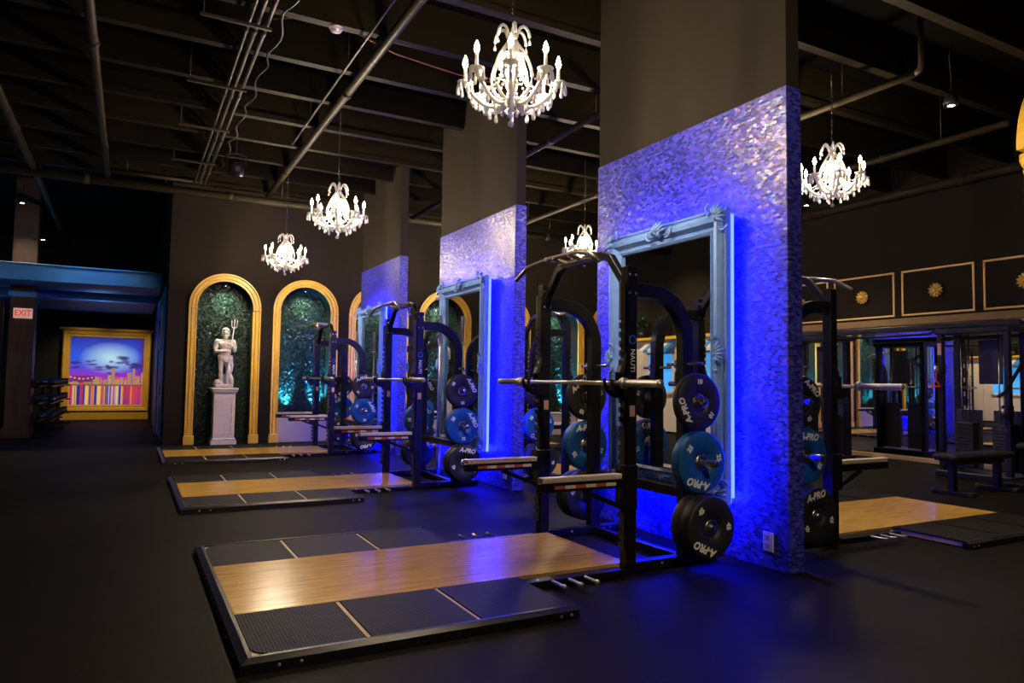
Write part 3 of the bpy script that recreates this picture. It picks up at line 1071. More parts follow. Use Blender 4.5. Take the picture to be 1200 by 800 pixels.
dl, ul = make_downlight(), make_uplight()
ul_used = False
for i, cx in enumerate(ARCH_X):
    extra = ' around the trident statue' if i == 0 else ' in the back wall'
    al = 'gold moulded arch around the trident statue' if i == 0 else '%s gold moulded arch from the left along the back wall' % ORD[i]
    hl = 'green boxwood hedge panel filling the niche behind the statue' if i == 0 else 'green boxwood hedge panel in the %s arched niche from the left' % ORD[i]
    dlb = 'small white downlight at the top of the %s arched niche' % ORD[i]
    if i == 0:
        arch.location = (cx, YB - 0.001, 0); tag(arch, al, 'arch', 'gold arches along the back wall')
        hedge.location = (cx, YB + D_N - 0.012, 0); hedge['label'] = hl
        dl.location = (cx, YB + 0.10, SPRING + 0.40); tag(dl, dlb, 'lamp', 'niche downlights')
    else:
        dup(arch, (cx, YB - 0.001, 0), None, al)
        dup(hedge, (cx, YB + D_N - 0.012, 0), None, hl)
        dup(dl, (cx, YB + 0.10, SPRING + 0.40), None, dlb)
        lb = 'pale boxed ledge at the foot of the %s arched niche' % ORD[i]
        if i == 1:
            lg = thing('niche_ledge', lb, 'ledge', (cx, YB + 0.15, 0), 0, 'pale ledges in the niches')
            obj('ledge_box', MB().box((0, 0, 0.235), (0.93, 0.26, 0.47), 0.004), M['ledge'], lg)
            obj('ledge_top', MB().box((0, -0.005, 0.483), (0.935, 0.29, 0.025), 0.004), M['ledge'], lg)
        else:
            dup(lg, (cx, YB + 0.15, 0), None, lb)
        for s in (-1, 1):
            ulb = 'teal uplight on the %s end of the ledge in the %s niche' % ('left' if s < 0 else 'right', ORD[i])
            loc, rot = (cx + s * 0.17, YB + 0.20, 0.496), (0, s * 0.30, 0)
            if not ul_used:
                ul_used = True
                ul.location = loc; ul.rotation_euler = rot; tag(ul, ulb, 'lamp', 'teal niche uplights')
            else:
                dup(ul, loc, rot, ulb)


# ------------------------------------------------------------------ statue on its pedestal
px_, py_ = 1.515, YB + 0.02
pd = thing('pedestal', 'tall white square pedestal under the statue in the first niche', 'pedestal', (px_, py_, 0))
obj('plinth', MB().box((0, 0, 0.035), (0.43, 0.43, 0.07), 0.006).box((0, 0, 0.09), (0.40, 0.40, 0.05), 0.015), M['plaster'], pd)
obj('shaft', MB().box((0, 0, 0.50), (0.355, 0.355, 0.80), 0.004), M['plaster'], pd)
fr = MB()
for (c, s) in (((0, -0.182, 0.82), (0.26, 0.012, 0.018)), ((0, -0.182, 0.20), (0.26, 0.012, 0.018)), ((-0.13, -0.182, 0.51), (0.018, 0.012, 0.62)), ((0.13, -0.182, 0.51), (0.018, 0.012, 0.62))):
    fr.box(c, s, 0.003)
obj('panel_moulding', fr, M['plaster'], pd)
obj('cornice', MB().box((0, 0, 0.915), (0.38, 0.38, 0.03), 0.01).box((0, 0, 0.945), (0.42, 0.42, 0.035), 0.01).box((0, 0, 0.983), (0.45, 0.45, 0.04), 0.008), M['plaster'], pd)

stt = thing('trident_statue', 'white statue of a bearded bare-chested man leaning on a trident', 'statue', (px_ - 0.01, py_, 1.0065))
mb = MB()


def limb(pts, rad):
    mb.tube(pts, 1.0, 12, upv=(0, 1, 0.01), scales=rad)
    for p, r_ in zip(pts, rad):
        mb.ball(p, r_, 12, 8)


# base slab, rock and fish at the feet
mb.box((0, 0, 0.03), (0.30, 0.26, 0.06), 0.01)
mb.ball((-0.09, 0.03, 0.08), (0.075, 0.08, 0.075)); mb.ball((0.10, 0.04, 0.09), (0.075, 0.08, 0.08)); mb.ball((0.02, 0.07, 0.12), (0.09, 0.07, 0.13))
limb([(0.13, -0.04, 0.09), (0.12, 0.0, 0.17), (0.09, 0.04, 0.27), (0.085, 0.05, 0.38)], [0.040, 0.045, 0.040, 0.030])
# legs, weight on his right leg (image left)
limb([(-0.048, 0.0, 0.545), (-0.055, -0.012, 0.33), (-0.045, 0.012, 0.10), (-0.045, 0.010, 0.075)], [0.064, 0.040, 0.024, 0.024])
limb([(-0.055, -0.004, 0.27), (-0.052, 0.012, 0.22), (-0.048, 0.014, 0.14)], [0.036, 0.042, 0.030])
limb([(0.046, 0.0, 0.545), (0.062, -0.050, 0.34), (0.050, 0.0, 0.11), (0.050, -0.005, 0.075)], [0.062, 0.040, 0.024, 0.024])
limb([(0.062, -0.03, 0.27), (0.056, -0.008, 0.22), (0.052, 0.0, 0.14)], [0.036, 0.041, 0.030])
for x_, y_ in ((-0.05, -0.045), (0.055, -0.065)):
    mb.ball((x_, y_, 0.078), (0.026, 0.062, 0.022)); mb.ball((x_, y_ - 0.03, 0.07), (0.028, 0.03, 0.015))
# pelvis, waist, chest, shoulders
mb.ball((0, 0.005, 0.575), (0.105, 0.078, 0.085)); mb.ball((0.004, 0.002, 0.665), (0.088, 0.066, 0.085))
mb.ball((0.006, 0.004, 0.76), (0.118, 0.080, 0.095)); mb.ball((-0.05, -0.045, 0.785), (0.060, 0.040, 0.045)); mb.ball((0.06, -0.045, 0.785), (0.060, 0.040, 0.045))
mb.ball((0.006, 0.01, 0.835), (0.125, 0.062, 0.045))
limb([(-0.125, 0.005, 0.825), (-0.155, 0.015, 0.72), (-0.145, -0.02, 0.655)], [0.050, 0.041, 0.034])
limb([(-0.145, -0.02, 0.650), (-0.07, -0.085, 0.645), (0.015, -0.105, 0.655)], [0.036, 0.032, 0.023])
limb([(0.135, 0.005, 0.825), (0.165, -0.005, 0.73), (0.158, -0.04, 0.665)], [0.050, 0.040, 0.034])
limb([(0.158, -0.04, 0.665), (0.140, -0.085, 0.70), (0.122, -0.112, 0.735)], [0.034, 0.030, 0.022])
# hands: palm, four bent fingers and a thumb each
mb.ball((0.033, -0.110, 0.655), (0.028, 0.014, 0.022))
for q in range(4):
    limb([(0.050, -0.114, 0.640 + 0.011 * q), (0.072, -0.116, 0.637 + 0.011 * q), (0.083, -0.108, 0.635 + 0.011 * q)], [0.0065, 0.006, 0.005])
limb([(0.035, -0.116, 0.675), (0.055, -0.122, 0.690)], [0.008, 0.006])
mb.ball((0.118, -0.120, 0.748), (0.022, 0.018, 0.028))
for q in range(4):
    limb([(0.112, -0.128, 0.730 + 0.012 * q), (0.092, -0.140, 0.730 + 0.012 * q), (0.082, -0.125, 0.731 + 0.012 * q)], [0.007, 0.0065, 0.006])
limb([(0.118, -0.125, 0.775), (0.098, -0.136, 0.783)], [0.008, 0.006])
# neck and head, turned a little towards the trident
limb([(0.006, 0.005, 0.86), (0.006, -0.006, 0.92)], [0.040, 0.037])
mb.ball((0.008, -0.012, 0.985), (0.052, 0.062, 0.072))
mb.ball((0.010, -0.072, 0.982), (0.010, 0.014, 0.018)); mb.ball((0.010, -0.062, 1.002), (0.034, 0.012, 0.008))
for s in (-1, 1):
    mb.ball((0.008 + s * 0.053, -0.008, 0.982), (0.010, 0.014, 0.020))
    mb.ball((0.010 + s * 0.022, -0.062, 0.990), (0.010, 0.007, 0.006))
mb.ball((0.010, -0.066, 0.958), (0.018, 0.008, 0.006))
H_ = mb
man = MB(); man.v, man.f, man.sm = mb.v, mb.f, mb.sm
body = obj('figure', man, M['plaster'], stt)
md = body.modifiers.new('fuse', 'REMESH'); md.mode = 'VOXEL'; md.voxel_size = 0.0058; md.use_smooth_shade = True
md = body.modifiers.new('soften', 'SMOOTH'); md.factor = 0.4; md.iterations = 2


def blob(name, fn):
    global mb
    mb = MB(); fn()
    o = obj(name, mb, M['plaster'], stt)
    d = o.modifiers.new('fuse', 'REMESH'); d.mode = 'VOXEL'; d.voxel_size = 0.006; d.use_smooth_shade = True
    return o


def hair():
    mb.ball((0.008, 0.010, 1.008), (0.058, 0.062, 0.062))
    q = random.Random(5)
    for i in range(60):
        a, e_ = q.uniform(-0.35, PI + 0.35), q.uniform(-0.7, 1.4)
        mb.ball((0.008 + 0.056 * math.cos(a) * math.cos(e_), 0.008 + 0.058 * math.sin(a) * math.cos(e_), 1.008 + 0.060 * math.sin(e_)), q.uniform(0.013, 0.018), 8, 6)
    for s_ in (-1, 1):
        for i in range(4):
            mb.ball((0.008 + s_ * 0.056, -0.002 + 0.012 * (i % 2), 1.01 - 0.024 * i), 0.016, 8, 6)
    for i in range(7):
        a = PI + PI * (i + 0.5) / 7
        mb.ball((0.008 + 0.044 * math.cos(a), -0.010 + 0.044 * math.sin(a), 1.046 + 0.004 * (i % 2)), 0.015, 8, 6)


def beard():
    q = random.Random(6)
    for i in range(34):
        u = q.uniform(-1, 1); z = q.uniform(0.878, 0.948)
        w_ = 0.020 + 0.030 * (z - 0.878) / 0.07
        mb.ball((0.010 + u * w_, -0.062 + 0.030 * u * u, z), q.uniform(0.011, 0.016), 8, 6)
    mb.ball((0.010, -0.056, 0.920), (0.036, 0.026, 0.036))
    for s_ in (-1, 1):
        mb.ball((0.010 + s_ * 0.016, -0.074, 0.966), (0.016, 0.008, 0.007))


def drape():
    mb.ball((0.0, 0.0, 0.555), (0.118, 0.090, 0.034))
    for i in range(22):
        a = PI * 0.9 + (i / 21) * PI * 1.2
        L_ = 0.46 + 0.05 * math.cos(a) * -1.0 + 0.012 * (i % 2)
        limb([(0.108 * math.cos(a), 0.082 * math.sin(a), 0.565), (0.112 * math.cos(a) + 0.008, 0.088 * math.sin(a), L_ + 0.04), (0.112 * math.cos(a) + 0.012, 0.088 * math.sin(a), L_)], [0.020, 0.017 + 0.004 * (i % 2), 0.012])
    for dx in (0.085, 0.105, 0.125):
        limb([(dx, 0.0, 0.56), (dx + 0.012, 0.01, 0.42), (dx + 0.004, 0.015, 0.30)], [0.020, 0.022, 0.016])


blob('hair', hair); blob('beard', beard); blob('draped_cloth', drape)
tr = MB()
tr.tube([(0.005, -0.105, 0.065), (0.055, -0.122, 0.42), (0.098, -0.128, 0.75), (0.130, -0.12, 1.07)], 0.0085, 8, upv=(0, 1, 0))
hx, hz = 0.132, 1.075
tr.ball((hx, -0.12, hz), 0.016, 10, 6)
for dx in (-0.045, 0.0, 0.045):
    if dx:
        tr.tube(bez((hx, -0.12, hz), (hx + dx * 0.9, -0.12, hz - 0.005), (hx + dx, -0.12, hz + 0.02), (hx + dx + 0.004, -0.12, hz + 0.10), 6), 0.0075, 8, upv=(0, 1, 0))
    else:
        tr.tube([(hx, -0.12, hz), (hx + 0.006, -0.12, hz + 0.12)], 0.0075, 8, upv=(0, 1, 0))
    x_ = hx + dx + 0.005
    z_ = hz + (0.10 if dx else 0.12)
    tr.lathe([(0.0, 0.0), (0.015, 0.004), (0.0, 0.048)], 8, T(x_, -0.12, z_))
obj('trident', tr, M['plaster'], stt)


# ------------------------------------------------------------------ chandeliers
def make_chandelier():
    """origin at the middle of the candle ring"""
    t = thing('crystal_chandelier', 'x', 'chandelier')
    stem = [(0.0, -0.285), (0.016, -0.28), (0.030, -0.262), (0.014, -0.245), (0.020, -0.235), (0.075, -0.215), (0.082, -0.20), (0.030, -0.185), (0.022, -0.14), (0.040, -0.10), (0.044, -0.06), (0.022, -0.02),
            (0.018, 0.02), (0.034, 0.05), (0.050, 0.085), (0.055, 0.10), (0.024, 0.115), (0.016, 0.15), (0.022, 0.20), (0.014, 0.24), (0.008, 0.31), (0.0, 0.315)]
    obj('stem', MB().lathe(stem, 16), M['crystal'], t)
    chain = MB()
    z = 0.31
    i = 0
    while z < 1.64:
        M4 = T(0, 0, z + 0.02) @ RZ(PI / 2 * (i % 2)) @ RX(PI / 2)
        ps = [M4 @ Vector((0.008 * math.cos(2 * PI * q / 8), 0.020 * math.sin(2 * PI * q / 8), 0)) for q in range(8)]
        prof = [(0.0022 * math.cos(2 * PI * q / 5), 0.0022 * math.sin(2 * PI * q / 5)) for q in range(5)]
        chain.sweep(ps, prof, upv=(0.3, 0.5, 0.2), closed=True, smooth=True)
        z += 0.034; i += 1
    obj('hanging_chain', chain, M['steel'], t)

    def drop(L=0.05, w=0.013):
        return [(0.0, 0.0), (0.0022, -0.004), (0.0022, -0.012), (w * 0.45, -0.02), (w, -L * 0.72), (w * 0.8, -L * 0.9), (0.0, -L)]
    N = 8
    for q in range(N):
        a = 2 * PI * (q + 0.35) / N
        R_ = RZ(a)
        arm = obj('candle_arm', MB().tube([R_ @ p for p in bez((0.03, 0, -0.205), (0.17, 0, -0.30), (0.25, 0, -0.16), (0.305, 0, -0.095), 9)], 0.0145, 8), M['white_arm'], t)
        o = R_ @ Vector((0.315, 0, 0))
        obj('drip_pan', MB().lathe([(0.0, -0.100), (0.012, -0.100), (0.018, -0.085), (0.048, -0.078), (0.054, -0.066), (0.050, -0.066), (0.016, -0.074), (0.0, -0.074)], 14, T(o.x, o.y, 0)), M['crystal'], arm)
        obj('candle_sleeve', MB().lathe([(0.0, -0.075), (0.0115, -0.075), (0.0115, 0.032), (0.0, 0.034)], 10, T(o.x, o.y, 0)), M['white_arm'], arm)
        obj('candle_bulb', MB().lathe([(0.0, 0.033), (0.010, 0.034), (0.0185, 0.056), (0.0155, 0.082), (0.006, 0.108), (0.0, 0.120)], 12, T(o.x, o.y, 0)), M['bulb'], arm)  # bulb widened so its shape suggests the glare
        for j in range(6):
            b = 2 * PI * j / 6 + a
            obj('crystal_drop', MB().lathe(drop(0.092, 0.0145), 6, T(o.x + 0.048 * math.cos(b), o.y + 0.048 * math.sin(b), -0.068), smooth=False), M['crystal'], arm)
        for (rr, zz) in ((0.265, -0.140), (0.215, -0.185), (0.150, -0.225)):
            p = R_ @ Vector((rr, 0, zz))
            obj('crystal_drop', MB().lathe(drop(0.085, 0.016), 6, T(p.x, p.y, zz), smooth=False), M['crystal'], arm)
        # garland of beads between the pans
        b2 = a + 2 * PI / N
        e = Vector((0.315 * math.cos(b2), 0.315 * math.sin(b2), 0))
        gl = MB()
        for j in range(1, 10):
            u = j / 10
            p = o.lerp(e, u)
            gl.ball((p.x, p.y, -0.085 - 0.075 * 4 * u * (1 - u)), 0.0065, 6, 4)
        obj('bead_garland', gl, M['crystal'], t)
    for q in range(6):
        R_ = RZ(2 * PI * (q + 0.2) / 6)
        ly = obj('lyre_scroll', MB().tube([R_ @ Vector(p) for p in [tuple(v) for v in bez((0.055, 0, -0.19), (0.20, 0, -0.10), (0.14, 0, 0.02), (0.105, 0, 0.10), 6)] + [tuple(v) for v in bez((0.105, 0, 0.10), (0.06, 0, 0.18), (0.02, 0, 0.20), (0.03, 0, 0.24), 5)[1:]] + [tuple(v) for v in bez((0.03, 0, 0.24), (0.045, 0, 0.345), (0.115, 0, 0.325), (0.125, 0, 0.225), 6)[1:]]], 0.0105, 7), M['white_arm'], t)
        p = R_ @ Vector((0.125, 0, 0.225))
        obj('crystal_drop', MB().lathe(drop(0.055, 0.012), 6, T(p.x, p.y, 0.225), smooth=False), M['crystal'], ly)
    for q in range(12):
        a = 2 * PI * (q + 0.5) / 12
        st2 = MB()
        for j in range(13):
            u = j / 12
            r2 = 0.055 + 0.155 * u ** 1.6
            st2.ball((r2 * math.cos(a), r2 * math.sin(a), 0.11 - 0.27 * u - 0.05 * math.sin(PI * u)), 0.0085, 6, 4)
        obj('bead_strand', st2, M['crystal'], t)
    obj('crown_dish', MB().lathe([(0.02, 0.10), (0.07, 0.105), (0.085, 0.12), (0.080, 0.122), (0.02, 0.112)], 16, close=True), M['crystal'], t)
    for q in range(10):
        a = 2 * PI * q / 10
        obj('crystal_drop', MB().lathe(drop(0.09, 0.014), 6, T(0.082 * math.cos(a), 0.082 * math.sin(a), 0.11), smooth=False), M['crystal'], t)
    for q in range(10):
        a = 2 * PI * q / 10
        obj('crystal_drop', MB().lathe(drop(0.075, 0.013), 6, T(0.085 * math.cos(a), 0.085 * math.sin(a), -0.205), smooth=False), M['crystal'], t)
    fin = MB().lathe([(0.0, -0.285), (0.004, -0.285), (0.004, -0.325), (0.0, -0.325)], 6)
    fin.ball((0, 0, -0.352), 0.021, 10, 7)
    obj('finial_ball', fin, M['crystal'], t)
    ld = bpy.data.lights.new('candle_light', 'POINT')
    ld.energy = CHAND_W; ld.color = CHAND_COL; ld.shadow_soft_size = 0.10
    lo = bpy.data.objects.new('candle_light', ld); C.objects.link(lo); lo.parent = t; lo.location = (0, 0, 0.0)
    return t


ch = make_chandelier()
CH = [((2.2, 4.15, 3.28), 'nearest crystal chandelier, hanging over the aisle left of the large pillar'),
      ((2.2, 8.70, 3.295), 'middle crystal chandelier in the row hanging over the left aisle'),
      ((2.2, 12.05, 3.256), 'farthest small looking crystal chandelier hanging above the second gold arch'),
      ((6.25, 4.76, 3.37), 'crystal chandelier hanging on the right, beyond the large pillar'),
      ((6.25, 9.25, 3.37), 'crystal chandelier half hidden behind the large pillar'),
      ((2.2, -0.35, 3.28), 'unseen crystal chandelier added over the foreground to light the near faces'),  # hangs out of view, added to light faces turned to the camera
      ((6.25, 12.3, 3.37), 'crystal chandelier far behind the pillars on the right side')]
for i, (loc, lab) in enumerate(CH):
    if i == 0:
        ch.location = loc; tag(ch, lab, 'chandelier', 'crystal chandeliers')
    else:
        o = dup(ch, loc, (0, 0, 0.2 * i), lab)
        if i >= 3:
            o.scale = (0.95, 0.95, 0.95)


# ------------------------------------------------------------------ ceiling services
def run(name, label, cat, p0, p1, r, mt, group=None, hangers=0, ztop=4.9, couple=0):
    t = thing(name, label, cat, p0, 0, group)
    d = Vector(p1) - Vector(p0)
    obj('tube', MB().tube([(0, 0, 0), tuple(d)], r, 12), mt, t)
    for i in range(couple):
        p = d * ((i + 0.5) / couple)
        q = p + d.normalized() * 0.10
        obj('coupling', MB().tube([tuple(p), tuple(q)], r * 1.25, 12), mt, t)
    for i in range(hangers):
        p = d * ((i + 0.35) / hangers)
        obj('hanger_rod', MB().tube([(p.x, p.y, r), (p.x, p.y, ztop - p0[2])], 0.006, 6), M['conduit'], t)
    return t


run('ceiling_pipe', 'thick brown pipe running to the back wall over the left aisle', 'pipe', (2.04, -1.0, 4.40), (2.04, 13.0, 4.40), 0.045, M['pipe'], None, 6, couple=4)
run('ceiling_pipe', 'single dusty pipe under the ceiling at far left', 'pipe', (-0.43, -1.0, 4.40), (-0.43, 13.0, 4.40), 0.045, M['pipe'], None, 6, couple=4)
run('ceiling_pipe', 'dim pipe at the left edge above the wooden column', 'pipe', (-1.44, 2.0, 4.40), (-1.44, 20.0, 4.40), 0.055, M['pipe'], None, 5, couple=3)
run('ceiling_pipe', 'large horizontal pipe crossing in front of the back wall top', 'pipe', (XL + 0.2, 13.10, 4.33), (XR - 0.2, 13.10, 4.33), 0.07, M['pipe'], None, 8, couple=7)
run('ceiling_pipe', 'thin pipe just above the thick cross pipe', 'pipe', (-0.40, 12.85, 4.45), (1.0, 12.85, 4.45), 0.03, M['pipe'], None, 2)
run('ceiling_pipe', 'pipe with upturned elbow over the right platform', 'pipe', (6.52, 4.05, 4.2), (6.52, 13.0, 4.2), 0.04, M['pipe'], None, 4, couple=3)
run('ceiling_pipe', 'second pipe on the right between chandelier and spotlight', 'pipe', (8.66, 4.3, 4.2), (8.66, 13.0, 4.2), 0.04, M['pipe'], None, 4, couple=3)
run('wall_pipe', 'long pipe along the top of the right hand wall', 'pipe', (XR - 0.12, 2.0, 4.38), (XR - 0.12, 13.0, 4.38), 0.08, M['pipe'], None, 5, couple=4)
run('ceiling_pipe', 'thin pipe beyond the second pillar, seen in the gap', 'pipe', (4.75, 6.0, 4.35), (4.75, 13.0, 4.35), 0.04, M['pipe'], None, 3, couple=2)
elb = MB().tube([(6.52, 4.055, 4.2), (6.52, 4.0, 4.215), (6.52, 3.98, 4.26), (6.52, 3.98, 4.88)], 0.03, 10)
tag(obj('riser_pipe', elb, M['pipe']), 'short vertical riser at the end of the right pipe', 'pipe')
for i, (x_, r_) in enumerate(((0.83, 0.016), (0.90, 0.020), (0.98, 0.020))):
    run('ceiling_conduit', '%s metal conduit of the bundle of three under the ceiling' % ('left', 'middle', 'right')[i], 'conduit', (x_, -1.0, 4.40), (x_, 12.75, 4.40), r_, M['conduit'], 'bundle of ceiling conduits', 0, couple=8)
run('ceiling_conduit', 'slim conduit beside the thick brown pipe', 'conduit', (1.85, 3.0, 4.40), (1.85, 9.9, 4.40), 0.012, M['conduit'], None, 4)
for i, y_ in enumerate((6.6, 8.18, 9.68, 11.32)):
    lab = 'strut hanger bracket under the conduits, %s from the camera' % ORD[i]
    if i == 0:
        hg = thing('strut_hanger', lab, 'bracket', (0.72, y_, 4.355), 0, 'strut hangers of the conduit bundle')
        obj('strut', MB().box((0, 0, 0), (0.60, 0.035, 0.025), 0.003), M['conduit'], hg)
        obj('hanger_rod', MB().tube([(-0.27, 0, 0), (-0.27, 0, 0.58)], 0.006, 6), M['conduit'], hg)
    else:
        dup(hg, (0.72, y_, 4.355), None, lab)
# cable loops beside the conduits
cb_ = MB()
pts = []
for i in range(60):
    y_ = 5.0 + i * 0.11
    pts.append((1.10 + 0.03 * math.sin(i * 0.9), y_, 4.40 - 0.05 * abs(math.sin(i * 0.26))))
cb_.tube(pts, 0.010, 6)
tag(obj('loose_cable', cb_, M['black_metal']), 'loose black cable sagging beside the conduit bundle', 'cable')

sd_ = thing('smoke_detector', 'white round smoke detector on a ceiling joist', 'smoke detector', (1.589, 6.54, 4.50))
obj('detector_base', MB().lathe([(0.0, -0.015), (0.065, -0.015), (0.068, -0.01), (0.068, 0.0), (0.0, 0.0)], 24), M['plastic_white'], sd_)
obj('detector_dome', MB().lathe([(0.0, -0.055), (0.025, -0.052), (0.05, -0.04), (0.055, -0.016), (0.0, -0.016)], 24), M['plastic_white'], sd_)
cbl = MB().tube([(1.50, 6.54, 4.53), (1.2, 6.56, 4.50), (1.0, 6.6, 4.45)], 0.006, 6)
tag(obj('detector_cable', cbl, M['conduit']), 'thin cable leading from the smoke detector to the conduits', 'cable')
cbl = MB().tube([(1.66, 6.54, 4.53), (2.2, 6.62, 4.42), (2.9, 6.7, 4.40), (3.6, 6.75, 4.42)], 0.007, 6)
tag(obj('red_cable', cbl, mat('dull_red_cable', (0.16, 0.04, 0.03), 0.5)), 'dull red cable running right from the smoke detector', 'cable')

# hanging stage light (off)
sg = thing('stage_light', 'black hanging spotlight fixture by the end of the conduits', 'stage light', (1.27, 11.03, 4.30))
obj('lamp_can', MB().lathe([(0.0, -0.14), (0.11, -0.14), (0.11, 0.02), (0.07, 0.10), (0.0, 0.12)], 20, RX(0.25)), M['black_metal'], sg)
obj('yoke', MB().tube([(-0.13, 0, 0), (-0.13, 0, 0.16), (0, 0, 0.20), (0.13, 0, 0.16), (0.13, 0, 0)], 0.010, 6, upv=(0, 1, 0)), M['black_metal'], sg)
obj('hanger_rod', MB().tube([(0, 0, 0.19), (0, 0, 0.64)], 0.012, 8), M['black_metal'], sg)


# lit ceiling spotlights
def make_spotlight():
    t = thing('ceiling_spotlight', 'x', 'spotlight')
    obj('lamp_can', MB().lathe([(0.062, -0.006), (0.070, -0.01), (0.078, 0.03), (0.060, 0.10), (0.03, 0.12), (0.0, 0.12)], 20), M['black_metal'], t)
    obj('lamp_lens', MB().lathe([(0.0, -0.008), (0.066, -0.004), (0.066, 0.012), (0.0, 0.012)], 20), M['lens'], t)
    obj('hanging_cord', MB().tube([(0, 0, 0.12), (0.01, 0, 0.3), (-0.02, 0, 0.5), (0, 0, 0.75)], 0.006, 6), M['conduit'], t)
    spot('lamp_beam', t, (0, 0, -0.03), (0, 0, 0), DOWN_W, (1.0, 0.86, 0.66), math.radians(110), 0.8, 0.05)
    return t


sp = make_spotlight()
SPL = [((7.55, 4.30, 4.18), 'lit spotlight on a cord at top right, near the gold arch edge'),
       ((9.85, 8.0, 4.20), 'lit spotlight seen just under the right chandelier'),
       ((-1.83, 15.45, 4.30), 'lit spotlight in front of the wooden column top'),
       ((-1.75, 18.2, 4.10), 'dim spotlight behind the wooden column'),
       ]
for i, (loc, lab) in enumerate(SPL):
    if i == 0:
        sp.location = loc; tag(sp, lab, 'spotlight', 'ceiling spotlights')
    else:
        dup(sp, loc, None, lab)


# ------------------------------------------------------------------ far left: canopy, column, lightbox, mural wall
cn = thing('blue_canopy', 'blue boxed canopy over the passage to the bright picture', 'canopy', (-1.8, 15.0, 0))
obj('fascia', MB().box((0.0 - 0.02, 0.05, 2.985), (4.62, 0.10, 0.27), 0.01), M['canopy'], cn)
obj('fascia_cap', MB().box((0.0 - 0.02, 0.03, 3.135), (4.62, 0.16, 0.03), 0.006), M['canopy'], cn)
obj('soffit', MB().box((0.0 - 0.02, 3.65, 2.90), (4.62, 7.1, 0.06)), M['canopy'], cn)
obj('soffit_beam', MB().box((0.0 - 0.02, 1.9, 2.80), (4.62, 0.16, 0.14), 0.008), M['canopy'], cn)
for dx in (-1.2, 1.2):  # added spots without fixtures: fascia from in front, soffit from below
    ld = bpy.data.lights.new('added_canopy_light', 'SPOT'); ld.energy = CANOPY_W; ld.color = (0.45, 0.70, 1.0); ld.shadow_soft_size = 0.03; ld.spot_size = 1.5; ld.spot_blend = 1.0
    lo = bpy.data.objects.new('added_canopy_light', ld); C.objects.link(lo); lo.parent = cn; lo.location = (dx, -0.9, 3.9); lo.rotation_euler = (math.radians(42), 0, 0)
    ld = bpy.data.lights.new('added_soffit_light', 'SPOT'); ld.energy = CANOPY_W * 2.2; ld.color = (0.20, 0.50, 1.0); ld.shadow_soft_size = 0.03; ld.spot_size = 2.4; ld.spot_blend = 1.0
    lo = bpy.data.objects.new('added_soffit_light', ld); C.objects.link(lo); lo.parent = cn; lo.location = (dx, 2.6, 2.1); lo.rotation_euler = (PI, 0, 0)

cl_ = thing('wooden_column', 'dark wooden column at far left carrying an exit sign', 'column', (-1.82, 16.3, 0))
obj('column_shaft', MB().box((0, 0, HC / 2), (0.40, 0.40, HC - 0.02), 0.01).box((0, -0.202, HC / 2), (0.015, 0.01, HC - 0.1)), M['wood_col'], cl_)
obj('capital_band', MB().box((0, -0.01, 2.70), (0.46, 0.46, 0.10), 0.01), M['canopy'], cl_)
obj('column_base', MB().box((0, 0, 0.10), (0.46, 0.46, 0.20), 0.01), M['wood_col'], cl_)

ex = thing('exit_sign', 'lit exit sign with red letters on the wooden column', 'sign', (-1.80, 16.06, 2.335))
obj('sign_box', MB().box((0, 0, 0), (0.30, 0.05, 0.19), 0.006), M['sign_body'], ex)
me = text_mesh('EXIT', 0.15, M['sign_red'], 0.002, 0.004, 0, T(0, -0.027, 0) @ RX(PI / 2), sx=0.85)
obj('sign_lettering', me, M['sign_red'], ex)

# light box with a night skyline
lb = thing('picture_lightbox', 'large glowing night skyline picture in a deep gold frame', 'picture', (-0.53, YE - 0.10, 0))
NX, NZ = 150, 150
W2, Z0, Z1 = 0.86, 0.40, 2.20
vs = [(-W2 + 2 * W2 * i / NX, -0.03, Z0 + (Z1 - Z0) * j / NZ) for j in range(NZ + 1) for i in range(NX + 1)]
fs = [(j * (NX + 1) + i, j * (NX + 1) + i + 1, (j + 1) * (NX + 1) + i + 1, (j + 1) * (NX + 1) + i) for j in range(NZ) for i in range(NX)]
me = bpy.data.meshes.new('backlit_print')
me.from_pydata(vs, [], fs)
ca = me.color_attributes.new('picture', 'FLOAT_COLOR', 'POINT')
q = random.Random(21)
heights = []
x = 0.0
blds = []
while x < 1.0:
    w_ = q.uniform(0.03, 0.07)
    if x < 0.30:
        h_ = q.uniform(0.0, 0.025)
    else:
        h_ = q.choice((0.07, 0.11, 0.15, 0.20)) * (1.15 if 0.45 < x < 0.6 or x > 0.78 else 0.8)
    blds.append((x, x + w_, h_, q.uniform(0.6, 1.0), q.random()))
    x += w_ + q.uniform(0, 0.012)
streak = [q.random() for _ in range(64)]
clouds = [(q.uniform(0.0, 1.0), q.uniform(0.46, 0.66), q.uniform(0.04, 0.10), q.uniform(0.012, 0.03)) for _ in range(20)]
clouds += [(0.52 + q.uniform(-.05, .05), 0.60 + q.uniform(-.05, .05), 0.04, 0.025) for _ in range(5)] + [(0.75 + q.uniform(-.1, .22), 0.60 + q.uniform(-.08, .12), 0.08, 0.035) for _ in range(8)]


def lerp3(a, b, t_):
    t_ = max(0, min(1, t_))
    return tuple(a[n_] + (b[n_] - a[n_]) * t_ for n_ in range(3))


